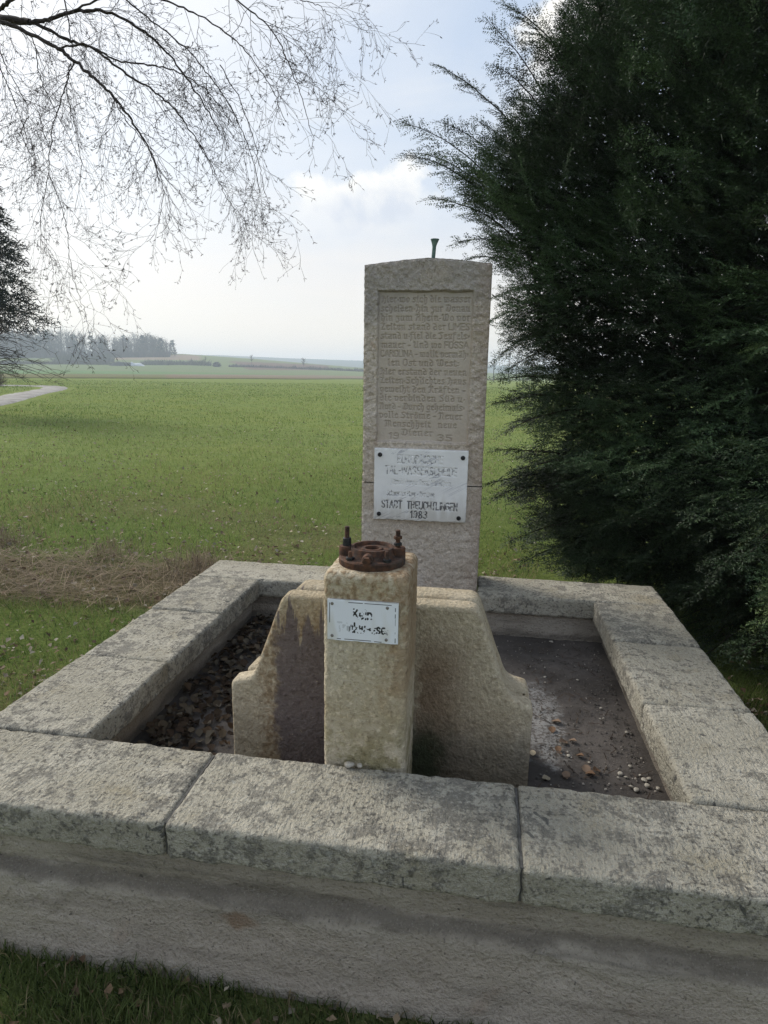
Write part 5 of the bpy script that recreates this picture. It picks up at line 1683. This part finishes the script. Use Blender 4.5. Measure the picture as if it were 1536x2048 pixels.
    Vs.append(np.stack([B - s, B + s, B + d * rng.uniform(0.09, 0.17, m_)[:, None]], 1).reshape(-1, 3)); Cs.append(np.repeat(np.array((0.016, 0.018, 0.011)) * rng.uniform(0.6, 1.2, (m_, 1)), 3, 0))
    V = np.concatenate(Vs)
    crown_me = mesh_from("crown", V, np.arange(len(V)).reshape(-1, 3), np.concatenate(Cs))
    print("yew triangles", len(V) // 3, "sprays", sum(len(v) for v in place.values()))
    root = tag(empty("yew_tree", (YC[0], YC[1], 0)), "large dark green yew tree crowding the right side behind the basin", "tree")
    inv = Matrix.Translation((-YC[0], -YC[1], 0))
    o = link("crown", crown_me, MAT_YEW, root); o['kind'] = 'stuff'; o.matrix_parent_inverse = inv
    o = link("shoots", wood.mesh("shoots"), MAT_BARK, root); o['kind'] = 'stuff'; o.matrix_parent_inverse = inv
    # trunk with limbs reaching out under the foliage
    tr = MB()
    zz = np.linspace(-0.1, 6.2, 16)
    P = np.stack([YC[0] + 0.08 * np.sin(zz * 1.3), YC[1] + 0.06 * np.cos(zz * 1.7), zz], -1)
    V, F = tube(P, np.interp(zz, [-0.1, 0.3, 2, 6.2], [0.24, 0.18, 0.13, 0.03]), 10); tr.add(V, F)
    o = link("trunk", tr.mesh("trunk", True), MAT_BARK, root); o.matrix_parent_inverse = inv
    for k in range(26):
        z0 = rng.uniform(0.4, 4.6); a = k * 2.4
        rr = yew_radius(z0 + 0.4) * 0.75
        t = np.linspace(0, 1, 7)[:, None]
        p0 = np.array([YC[0], YC[1], z0]); p1 = np.array([YC[0] + rr * math.cos(a), YC[1] + rr * math.sin(a), z0 + 0.6])
        if p1[0] < XR + 0.15 and p1[1] < YO + 0.1: continue
        V, F = tube(p0 + (p1 - p0) * t + np.array([0, 0, -0.15]) * (4 * t * (1 - t)), np.linspace(0.045, 0.010, 7), 6)
        b = MB(); b.add(V, F)
        o = link("limb", b.mesh("limb", True), MAT_BARK, root); o.matrix_parent_inverse = inv


build_yew()

# ------------------------------------------------------------------ birch overhead


def build_birch():
    limbs = []
    tw = MB()
    cat_list = []
    Yd = 2.35

    def C3(pts, Y0, Y1):
        n = len(pts)
        return np.array([at(px, py, Y0 + (Y1 - Y0) * k / max(1, n - 1)) for k, (px, py) in enumerate(pts)])

    def smooth(P, n):
        t = np.arange(len(P)); tt = np.linspace(0, len(P) - 1, n)
        Q = np.stack([np.interp(tt, t, P[:, k]) for k in range(3)], -1)
        for _ in range(3):
            Q[1:-1] = 0.25 * Q[:-2] + 0.5 * Q[1:-1] + 0.25 * Q[2:]
        return Q
    main = [  # (pixels, start depth, end depth, start radius, end radius)
        ([(-420, -60), (-250, 10), (-120, 28), (0, 38), (60, 44)], 2.8, 2.5, 0.050, 0.019),
        ([(60, 44), (100, 40), (140, 24), (185, 20), (225, 26), (290, 62), (335, 105), (380, 165), (415, 220), (440, 270)], 2.5, 2.6, 0.013, 0.0030),
        ([(-60, 28), (0, 42), (60, 66), (115, 96), (150, 122), (190, 158), (220, 185), (250, 220), (275, 258), (300, 300), (312, 330), (318, 368)], 2.5, 2.25, 0.015, 0.0028),
        ([(60, 44), (100, 60), (135, 82), (170, 90), (205, 108), (250, 146), (300, 175), (340, 208), (372, 248), (400, 290), (430, 345)], 2.5, 2.7, 0.011, 0.0026),
        ([(115, 96), (175, 86), (230, 122), (290, 128), (340, 138), (380, 155), (420, 185), (465, 245)], 2.45, 2.2, 0.008, 0.0024),
        ([(-20, 40), (-5, 20), (25, 0), (60, -40)], 2.5, 2.4, 0.014, 0.010),
        ([(140, 24), (230, -15), (330, 0), (400, 30), (460, 70), (500, 110), (540, 170), (570, 240)], 2.5, 2.3, 0.008, 0.0022),
        ([(330, -60), (420, -30), (490, 10), (545, 60), (580, 130), (605, 200), (625, 270)], 2.4, 2.3, 0.007, 0.0020),
        ([(200, -50), (260, 10), (330, 60), (385, 110), (430, 165), (470, 230), (500, 300), (520, 380)], 2.6, 2.6, 0.007, 0.0022),
        ([(150, 122), (140, 140), (125, 190), (108, 240), (100, 290), (98, 350), (80, 430), (82, 500)], 2.45, 2.2, 0.0055, 0.0020),
        ([(98, 350), (120, 400), (136, 470), (140, 520), (152, 580), (170, 620), (180, 672)], 2.35, 2.15, 0.0035, 0.0012),
        ([(60, 66), (70, 90), (78, 150), (100, 200), (150, 300), (190, 370)], 2.45, 2.7, 0.0045, 0.0016),
        ([(0, 100), (15, 140), (60, 220), (40, 270), (75, 330), (60, 380)], 2.4, 2.5, 0.0040, 0.0016),
        ([(220, 185), (250, 240), (290, 285), (312, 320), (330, 380), (320, 440), (300, 480)], 2.4, 2.1, 0.0040, 0.0015),
        ([(440, 130), (480, 200), (505, 270), (520, 330), (530, 390), (540, 420)], 2.4, 2.2, 0.0040, 0.0015),
        ([(560, -40), (600, 0), (640, 10), (664, 40), (668, 100)], 2.4, 2.3, 0.0035, 0.0012),
        ([(400, 290), (430, 350), (455, 400), (490, 440), (495, 470)], 2.7, 2.6, 0.0030, 0.0012),
        ([(100, -60), (130, 0), (140, 60), (145, 110), (130, 170), (150, 250), (165, 330), (150, 420)], 2.7, 2.9, 0.006, 0.0018),
        ([(-80, 60), (-20, 90), (20, 180), (50, 260), (60, 330)], 2.7, 2.8, 0.006, 0.0016),
    ]
    lines = []
    for pts, a, b, r0, r1 in main:
        P = smooth(C3(pts, a, b), 6 * len(pts))
        P[1:-1] += rng.normal(0, 0.003, (len(P) - 2, 3))
        rad = np.linspace(r0, r1, len(P)) * (0.85 if r0 > 0.0105 else 0.68) * rng.uniform(0.9, 1.15, len(P))
        lines.append((P, rad))

    def catkins(p, d):
        for s in range(rng.integers(1, 4)):
            q = unit(d + rng.normal(0, 0.5, 3)) * rng.uniform(0.010, 0.026)
            cat_list.append((p, q))

    def grow(p, d, L, r, level):
        n = max(4, int(L / 0.030))
        P = [p.copy()]
        dirv = d.copy()
        kids = []
        for k in range(n):
            dirv = unit(dirv + rng.normal(0, 0.16, 3) + np.array([0, 0, -0.075 if level == 0 else -0.05]))
            P.append(P[-1] + dirv * L / n)
            if k > 0:
                kids.append((P[-1].copy(), dirv.copy(), k / n))
        P = np.array(P)
        V, F = tube(P, np.linspace(r, max(0.0008, r * 0.45), len(P)), 3); tw.add(V, F)
        catkins(P[-1], dirv)
        for (q, dv, u) in kids:
            if level < 2 and rng.random() < (0.60 if level == 0 else 0.42):
                s = unit(np.cross(dv, rng.normal(0, 1, 3)))
                grow(q, unit(dv * 0.8 + s * 0.75), rng.uniform(0.07, 0.24) * (1 - 0.45 * u) * (1 if level == 0 else 0.5), r * 0.62, level + 1)
            elif rng.random() < 0.25:
                s = unit(np.cross(dv, rng.normal(0, 1, 3)))
                catkins(q, unit(dv + s))
    for k, (P, rad) in enumerate(lines):
        if k in (0,): cnt = 10
        elif k == 5: cnt = 4
        else: cnt = int((12 + 8 * (rad[0] > 0.0036)) * (0.7 if k in (4, 6, 7, 8, 14) else 1.0))
        N = len(P)
        for _ in range(cnt):
            i = int(rng.uniform(0.15, 0.98) * (N - 1))
            T = unit(P[min(i + 1, N - 1)] - P[max(i - 1, 0)])
            s = unit(np.cross(T, rng.normal(0, 1, 3)))
            d = unit(T * 0.7 + s * 0.8 + np.array([0.06, 0, -0.15]))
            grow(P[i], d, rng.uniform(0.16, 0.50), min(rad[i] * 0.55, 0.0017), 0)
        catkins(P[-1], unit(P[-1] - P[-2]))
    p = np.array([c[0] for c in cat_list]); q = np.array([c[1] for c in cat_list])
    sA = unit(np.cross(q, rng.normal(0, 1, q.shape))) * 0.0015; sB = unit(np.cross(q, sA)) * 0.0015
    V = np.stack([p, p + q * 0.5 + sA, p + q * 0.5 - 0.5 * sA + 0.87 * sB, p + q * 0.5 - 0.5 * sA - 0.87 * sB, p + q], 1)
    i = np.arange(len(p))[:, None] * 5
    F = np.concatenate([i + np.array([[0, b, a]]) for a, b in ((1, 2), (2, 3), (3, 1))] + [i + np.array([[4, a, b]]) for a, b in ((1, 2), (2, 3), (3, 1))])
    cat = MB(); cat.add(V.reshape(-1, 3), F)
    bx, by = -4.9, 3.1
    root = tag(empty("birch_tree", (bx, by, 0)), "bare birch branches with fine hanging twigs reaching in at the upper left", "tree")
    inv = Matrix.Translation((-bx, -by, 0))
    join = lines[0][0][0]
    t = MB()
    zz = np.linspace(-0.1, 8.5, 20)
    Pt = np.stack([bx + 0.15 * np.sin(zz * 0.6), by + 0.1 * np.cos(zz * 0.5), zz], -1)
    V, F = tube(Pt, np.interp(zz, [-0.1, 0.4, 4, 8.5], [0.20, 0.15, 0.10, 0.02]), 12); t.add(V, F)
    mt_b = plain_material("birch_bark", (0.10, 0.09, 0.08), (0.55, 0.53, 0.50), 9, 0.85, 0.2)
    o = link("trunk", t.mesh("trunk", True), mt_b, root); o.matrix_parent_inverse = inv
    start = np.array([bx + 0.05, by, join[2] - 0.55])
    tt = np.linspace(0, 1, 8)[:, None]
    Pj = start + (join - start) * tt + np.array([0, 0, 0.12]) * (4 * tt * (1 - tt))
    jm = MB(); V, F = tube(Pj, np.linspace(0.06, 0.05, 8), 8); jm.add(V, F)
    o = link("limb", jm.mesh("limb", True), MAT_TWIG, root); o.matrix_parent_inverse = inv
    for P, rad in lines:
        b = MB(); V, F = tube(P, rad, 7); b.add(V, F)
        o = link("limb", b.mesh("limb", True), MAT_TWIG, root); o.matrix_parent_inverse = inv
    o = link("twigs", tw.mesh("twigs"), MAT_TWIG, root); o['kind'] = 'stuff'; o.matrix_parent_inverse = inv
    o = link("catkins", cat.mesh("catkins"), MAT_TWIG, root); o['kind'] = 'stuff'; o.matrix_parent_inverse = inv
    print("birch faces", sum(len(f) for f in tw.F4), len(F))


build_birch()

# ------------------------------------------------------------------ distant trees


def bare_tree(h, spread, n, seed, color, wd=0.10, base=0.15):
    """trunk and a cloud of rising branch strokes"""
    g = np.random.default_rng(seed); trunk = MB(); crown = MB()
    zz = np.linspace(0, h * 0.8, 7)
    P = np.stack([0.03 * h * np.sin(zz / h * 4 + seed) * zz / h, 0.02 * h * np.cos(zz / h * 3) * zz / h, zz], -1)
    V, F = tube(P, np.linspace(h * 0.014 + wd * 0.3, wd * 0.3, 7), 5)
    trunk.add(V, F, np.array(color) * 0.8)
    for k in range(n):
        z0 = h * g.uniform(base, 0.85); a = g.uniform(0, 2 * math.pi); el = g.uniform(0.35, 1.25)
        L = spread * g.uniform(0.4, 1.0) * (1.15 - 0.55 * z0 / h)
        d = np.array([math.cos(a) * math.cos(el), math.sin(a) * math.cos(el), math.sin(el)])
        p0 = np.array([0, 0, z0]); p1 = p0 + d * L
        s = np.cross(d, g.normal(0, 1, 3)); s /= np.linalg.norm(s)
        crown.add([p0 - s * wd * .5, p0 + s * wd * .5, p1], [[0, 1, 2]], np.array(color) * g.uniform(0.7, 1.2))
        for q in range(4):
            u = g.uniform(0.35, 1.0); o = p0 + d * L * u
            d2 = d + g.normal(0, 0.6, 3); d2[2] += 0.2; d2 /= np.linalg.norm(d2)
            L2 = L * g.uniform(0.2, 0.5); s2 = np.cross(d2, g.normal(0, 1, 3)); s2 /= np.linalg.norm(s2)
            crown.add([o - s2 * wd * .35, o + s2 * wd * .35, o + d2 * L2], [[0, 1, 2]], np.array(color) * g.uniform(0.7, 1.25))
    return trunk, crown


def conifer_crown(h, rad, n, seed, color, size, clear=0.12, droop=0.25):
    g = np.random.default_rng(seed); m_ = MB()
    Vs = []; Cs = []
    for k in range(n):
        z = h * (clear + (1 - clear) * g.random() ** 1.15)
        a = g.uniform(0, 2 * math.pi)
        rr = rad * (1 - ((z / h - clear) / (1 - clear))) ** 0.8 * (0.75 + 0.35 * math.sin(z / h * 43 + 2 * math.sin(a * 3 + seed)))
        u = g.uniform(0.15, 1.0) ** 0.6
        out = np.array([math.cos(a), math.sin(a), 0])
        o = np.array([0, 0, z]) + out * rr * u + np.array([0, 0, -droop * rr * u * u])
        for q in range(3):
            d = unit(out + g.normal(0, 0.6, 3) + np.array([0, 0, -0.1]))
            s = unit(np.cross(d, g.normal(0, 1, 3))) * size * 0.30
            Vs.append(np.stack([o - s, o + s, o + d * size * g.uniform(0.7, 1.6)])); Cs.append(np.repeat((np.array(color) * g.uniform(0.6, 1.3))[None], 3, 0))
    V = np.concatenate(Vs)
    m_.add(V, np.arange(len(V)).reshape(-1, 3), np.concatenate(Cs))
    return m_


def place_far(px, py, dist):
    """a spot on the terrain under a photo column at a given distance"""
    return place_many(np.array([px], float), np.array([dist], float))[0]


def place_many(px, dist):
    a = YAW + np.arctan((px - 768) / FPX)
    x = CAM[0] + dist * np.sin(a); y = CAM[1] + dist * np.cos(a)
    return np.stack([x, y, terrain(x, y)], -1)


# the wood on the hill reads as one mass
def wood_on_hill():
    m_ = MB()
    col_b = (0.085, 0.070, 0.060)
    for k in range(300):
        px = rng.uniform(-130, 356)
        if 183 < px < 200 and rng.random() < 0.8: continue
        dist = rng.uniform(470, 520) + (px - 100) * 0.06
        p = place_far(px, 0, dist)
        top = np.interp(px, [-130, 0, 40, 130, 175, 195, 215, 300, 330, 352], [15, 15, 16, 18, 17, 13, 14.5, 16, 14, 8])
        h = top * rng.uniform(0.72, 1.05)
        tr_, cr_ = bare_tree(h, h * 0.42, 40, 1000 + k, col_b, 0.22, 0.02)
        for b in (tr_, cr_):
            off = 0
            F3 = np.concatenate(b.F3) if b.F3 else None; F4 = np.concatenate(b.F4) if b.F4 else None
            V = np.concatenate(b.V) + p; C = np.concatenate(b.C)
            nb = m_.n
            m_.V.append(V); m_.C.append(C); m_.n += len(V)
            if F3 is not None: m_.F3.append(F3 + nb)
            if F4 is not None: m_.F4.append(F4 + nb)
        if px > 40 and rng.random() < 0.13:
            c = conifer_crown(h * 0.95, h * 0.22, 60, 2000 + k, (0.022, 0.035, 0.024), 1.5)
            nb = m_.n; m_.V.append(np.concatenate(c.V) + p + np.array([rng.normal(0, 3), 0, 0])); m_.C.append(np.concatenate(c.C)); m_.F3.append(np.concatenate(c.F3) + nb); m_.n += len(c.V[0])
    # undergrowth along its foot
    n = 5200
    px = rng.uniform(-130, 345, n); p = place_many(px, rng.uniform(462, 472, n) + (px - 100) * 0.06)
    d = np.stack([rng.normal(0, 1.2, n), rng.normal(0, 1.2, n), rng.uniform(1.0, 5.5, n)], -1)
    sx = np.stack([rng.uniform(0.25, 0.6, n), np.zeros(n), np.zeros(n)], -1)
    V = np.stack([p - sx, p + sx, p + d], 1).reshape(-1, 3)
    m_.add(V, np.arange(len(V)).reshape(-1, 3), np.repeat(np.array((0.075, 0.062, 0.055)) * rng.uniform(0.6, 1.2, (n, 1)), 3, 0))
    tag(link("wood", m_.mesh("wood"), MAT_FAR), "hazy blue leafless wood on the low hill at the left horizon", "wood", kind='stuff')


wood_on_hill()


def hedge(name, px0, px1, d0, d1, hgt, n, label, color=(0.075, 0.066, 0.05)):
    m_ = MB()
    u = rng.random(n); p = place_many(px0 + (px1 - px0) * u, d0 + (d1 - d0) * u + rng.normal(0, 1.0, n))
    hh = hgt * rng.uniform(0.3, 1.0, n) * (0.6 + 0.6 * np.abs(vnoise(np.stack([u * 14, 0 * u, 0 * u], -1), 1.0, 7)))
    d = np.stack([rng.normal(0, 0.35 * hgt, n), rng.normal(0, 0.3, n), hh], -1)
    sx = np.stack([rng.uniform(0.12, 0.3, n) * hgt * 0.35, 0 * u, 0 * u], -1)
    V = np.stack([p - sx, p + sx, p + d], 1).reshape(-1, 3)
    m_.add(V, np.arange(len(V)).reshape(-1, 3), np.repeat(np.array(color) * rng.uniform(0.6, 1.3, (n, 1)), 3, 0))
    tag(link(name, m_.mesh(name), MAT_FAR), label, "hedge")


hedge("hedge", -60, 240, 395, 400, 2.6, 2600, "long low dark hedge below the wood on the left")
hedge("hedge", 120, 235, 418, 425, 5.5, 900, "taller thin bare hedge on the slope right below the wood", (0.10, 0.10, 0.075))
hedge("hedge", 290, 425, 400, 405, 4.0, 900, "thin scrubby hedge between the dark heap and round bush", (0.105, 0.105, 0.08))
hedge("hedge", 460, 640, 402, 420, 2.4, 1100, "dark low hedge along the ploughed field on the slope", (0.07, 0.06, 0.055))
hedge("hedge", 640, 735, 420, 430, 2.6, 700, "patchy low hedge reaching to the left edge of the stele", (0.075, 0.065, 0.05))


def far_tree(name, px, dist, h, spread, n, seed, label, color=(0.07, 0.06, 0.052), wd=0.18, base=0.3, group=None):
    tr_, cr_ = bare_tree(h, spread, n, seed, color, wd, base)
    p = place_far(px, 0, dist)
    root = tag(empty(name, tuple(p)), label, "tree", group)
    link("trunk", tr_.mesh("trunk"), MAT_FAR, root); link("crown", cr_.mesh("crown"), MAT_FAR, root)


far_tree("bare_tree", 606, 415, 7.0, 3.2, 46, 41, "small round bare tree standing alone right of the ploughed slope")
far_tree("bare_tree", 505, 440, 6.0, 3.0, 40, 42, "small bare tree on the ploughed slope midway to the stele")
far_tree("bare_tree", 415, 425, 4.5, 1.4, 24, 43, "thin upright sapling on the slope above the round bush")
for k, (px, h, lab) in enumerate(((978, 12.5, "thin bare roadside tree hard against the right edge of the stele"), (1007, 14, "thin bare roadside tree in the gap, next after the one at the stele"),
                                  (1022, 14.5, "thin bare roadside tree in the middle of the gap beside the yew"), (1044, 13, "thin bare roadside tree half hidden by the yew twigs"))):
    far_tree("roadside_tree", px, 262 + k * 6, h, 3.0, 34, 60 + k, lab, (0.075, 0.068, 0.062), 0.16, 0.32, "row of thin bare trees between stele and yew")


def heap():
    c = place_far(262, 0, 392)
    m_ = MB()
    a = np.linspace(-1, 1, 26); b = np.linspace(-1, 1, 10)
    A, B = np.meshgrid(a, b, indexing='ij')
    H = 3.4 * np.sqrt(np.clip(1 - B ** 2, 0, 1)) * np.clip(1 - np.abs(A) ** 5, 0, 1) * (0.8 + 0.3 * vnoise(np.stack([A * 4, B, 0 * A], -1), 1, 3)) * (1 - 0.30 * (A > 0.35))
    ax = unit(np.array([math.cos(YAW - 0.35), -math.sin(YAW - 0.35), 0.0])); ay = np.array([-ax[1], ax[0], 0])
    V = c + ax * (A * 9.5)[..., None] + ay * (B * 4)[..., None] + np.array([0, 0, 1.0]) * (H - 0.3)[..., None]
    i = np.arange(25)[:, None] * 10; j = np.arange(9)[None, :]
    F = np.stack([i + j, i + 10 + j, i + 11 + j, i + j + 1], -1).reshape(-1, 4)
    root = tag(empty("silage_heap", tuple(c)), "long dark heap with a shiny sheeted right end in front of the wood", "heap")
    o = link("heap_body", mesh_from("heap_body", (V - c).reshape(-1, 3), F, np.broadcast_to(np.array((0.035, 0.035, 0.036)), (260, 3)), True), MAT_FAR, root)
    mask = (A[:, :] > 0.30)
    V2 = (V - c)[15:, :] + np.array([0, 0, 0.12]); n2 = V2.shape[0]
    i = np.arange(n2 - 1)[:, None] * 10
    F2 = np.stack([i + j, i + 10 + j, i + 11 + j, i + j + 1], -1).reshape(-1, 4)
    mt_s = plain_material("pale_plastic_sheet", (0.28, 0.31, 0.36), (0.45, 0.48, 0.52), 0.6, 0.35, 0.5)
    link("plastic_sheet", mesh_from("plastic_sheet", V2.reshape(-1, 3), F2, None, True), mt_s, root)


heap()


def bush(name, p, rad, hgt, n, seed, color, label, wd, twiggy=True):
    g = np.random.default_rng(seed); m_ = MB()
    for k in range(n):
        a = g.uniform(0, 2 * math.pi); el = g.uniform(0.1, 1.5); u = g.uniform(0.0, 0.75)
        d = np.array([math.cos(a) * math.cos(el) * rad, math.sin(a) * math.cos(el) * rad, math.sin(el) * hgt])
        p0 = d * u; p1 = d * min(1.0, u + g.uniform(0.25, 0.5)) + g.normal(0, 0.08 * rad, 3)
        s = unit(np.cross(d, g.normal(0, 1, 3))) * wd
        m_.add([p0 - s, p0 + s, p1], [[0, 1, 2]], np.array(color) * g.uniform(0.6, 1.3))
    o = link(name, m_.mesh(name), MAT_FAR, None, tuple(p))
    tag(o, label, "bush")


bush("round_bush", place_far(437, 0, 398), 2.9, 2.9, 700, 5, (0.035, 0.037, 0.032), "dark round bush at the foot of the slope in the fields", 0.3)
bush("brown_bush", place_far(-10, 0, 60.0), 1.5, 1.75, 2600, 6, (0.085, 0.055, 0.045), "dense reddish brown leafless bush at the left edge by the gravel track", 0.010)


def left_conifer():
    c = place_far(-13, 0, 24.0)
    h = 8.9
    root = tag(empty("spruce_tree", tuple(c)), "slender dark conifer cut off by the left edge of the picture", "tree")
    t = MB(); zz = np.linspace(0, h, 9)
    V, F = tube(np.stack([0 * zz, 0 * zz, zz], -1), np.linspace(0.14, 0.015, 9), 8); t.add(V, F)
    link("trunk", t.mesh("trunk", True), MAT_BARK, root)
    g = np.random.default_rng(17)
    Vs = []; Cs = []; sh = MB()
    for k in range(170):
        z = 2.6 + (h - 2.7) * (k + g.random()) / 170
        f = (h - z) / (h - 2.6)
        a = k * 2.399 + g.normal(0, 0.3)
        L = (0.14 + 2.05 * f ** 0.85) * g.uniform(0.65, 1.10)
        out = np.array([math.cos(a), math.sin(a), 0])
        t_ = np.linspace(0, 1, 7)[:, None]
        P = np.array([0, 0, z]) + out * L * t_ + np.array([0, 0, 1.0]) * (0.12 * L * np.sin(t_ * 3.0) - 0.10 * L * t_ ** 2)
        V, F = tube(P, np.linspace(0.014, 0.004, 7), 3); sh.add(V, F)
        for q in range(int(45 + 190 * f)):
            u = g.uniform(0.25, 1.0); o = np.array([np.interp(u, t_[:, 0], P[:, kk]) for kk in range(3)]) + g.normal(0, 0.07, 3) * (0.5 + f)
            d = unit(out * 0.8 + g.normal(0, 0.7, 3) + np.array([0, 0, -0.15])); s = unit(np.cross(d, g.normal(0, 1, 3))) * 0.016
            Vs.append(np.stack([o - s, o + s, o + d * g.uniform(0.10, 0.22)])); Cs.append(np.repeat((np.array((0.026, 0.033, 0.026)) * g.uniform(0.6, 1.4))[None], 3, 0))
    m_ = MB(); V = np.concatenate(Vs); m_.add(V, np.arange(len(V)).reshape(-1, 3), np.concatenate(Cs))
    o = link("crown", m_.mesh("crown"), MAT_FAR, root); o['kind'] = 'stuff'
    link("branches", sh.mesh("branches"), MAT_BARK, root)
    # bare drooping shrub branches below
    c2 = place_far(-45, 0, 22.0)
    root2 = tag(empty("bare_shrub", tuple(c2)), "bare fine branched shrub hanging below the conifer at the left edge", "shrub")
    b = MB()
    for k in range(60):
        a = g.uniform(-1.2, 1.2) + (-YAW); L = g.uniform(0.9, 2.3); z0 = g.uniform(1.2, 2.9)
        out = np.array([math.cos(a), math.sin(a), 0])
        t_ = np.linspace(0, 1, 8)[:, None]
        P = np.array([0, 0, z0]) + out * L * t_ + np.array([0, 0, 1.0]) * (0.45 * L * t_ - 0.55 * L * t_ ** 2) + g.normal(0, 0.02, (8, 3)).cumsum(0)
        V, F = tube(P, np.linspace(0.013, 0.004, 8), 3); b.add(V, F)
        for q in range(7):
            i = g.integers(3, 8); d = unit(out + g.normal(0, 0.6, 3)) * g.uniform(0.15, 0.5)
            V, F = tube(np.array([P[i], P[i] + d * 0.5, P[i] + d + [0, 0, -0.05]]), [0.006, 0.005, 0.003], 3); b.add(V, F)
    st = MB()
    V, F = tube(np.array([(0, 0, -0.05), (0.05, 0, 1.2), (0, 0.05, 2.9)]), [0.09, 0.06, 0.03], 6); st.add(V, F)
    link("stem", st.mesh("stem", True), MAT_BARK, root2)
    o = link("branches", b.mesh("branches"), MAT_TWIG, root2); o['kind'] = 'stuff'


left_conifer()

# ------------------------------------------------------------------ air


def haze():
    s = 2000.0; z0, z1 = -1.5, 52.0
    V = [(x, y, z) for z in (z0, z1) for x, y in ((-s, -s), (s, -s), (s, s), (-s, s))]
    F = [(3, 2, 1, 0), (4, 5, 6, 7), (0, 1, 5, 4), (1, 2, 6, 5), (2, 3, 7, 6), (3, 0, 4, 7)]
    mt = bpy.data.materials.new("pale_haze"); mt.use_nodes = True
    t = NT(mt.node_tree)
    pv = t.node('ShaderNodeVolumePrincipled')
    pv.inputs['Color'].default_value = (0.78, 0.88, 1.0, 1)
    pv.inputs['Density'].default_value = 0.00085
    pv.inputs['Anisotropy'].default_value = 0.2
    o = t.node('ShaderNodeOutputMaterial')
    mt.node_tree.links.new(pv.outputs[0], o.inputs['Volume'])
    ob = link("haze", mesh_from("haze", np.array(V, float), np.array(F)), mt)
    tag(ob, "pale blue haze over the distant fields", "haze", kind='stuff')


haze()
print("total triangles", sum(len(p.data.loops) - 2 * len(p.data.polygons) for p in scene.objects if p.type == 'MESH'))
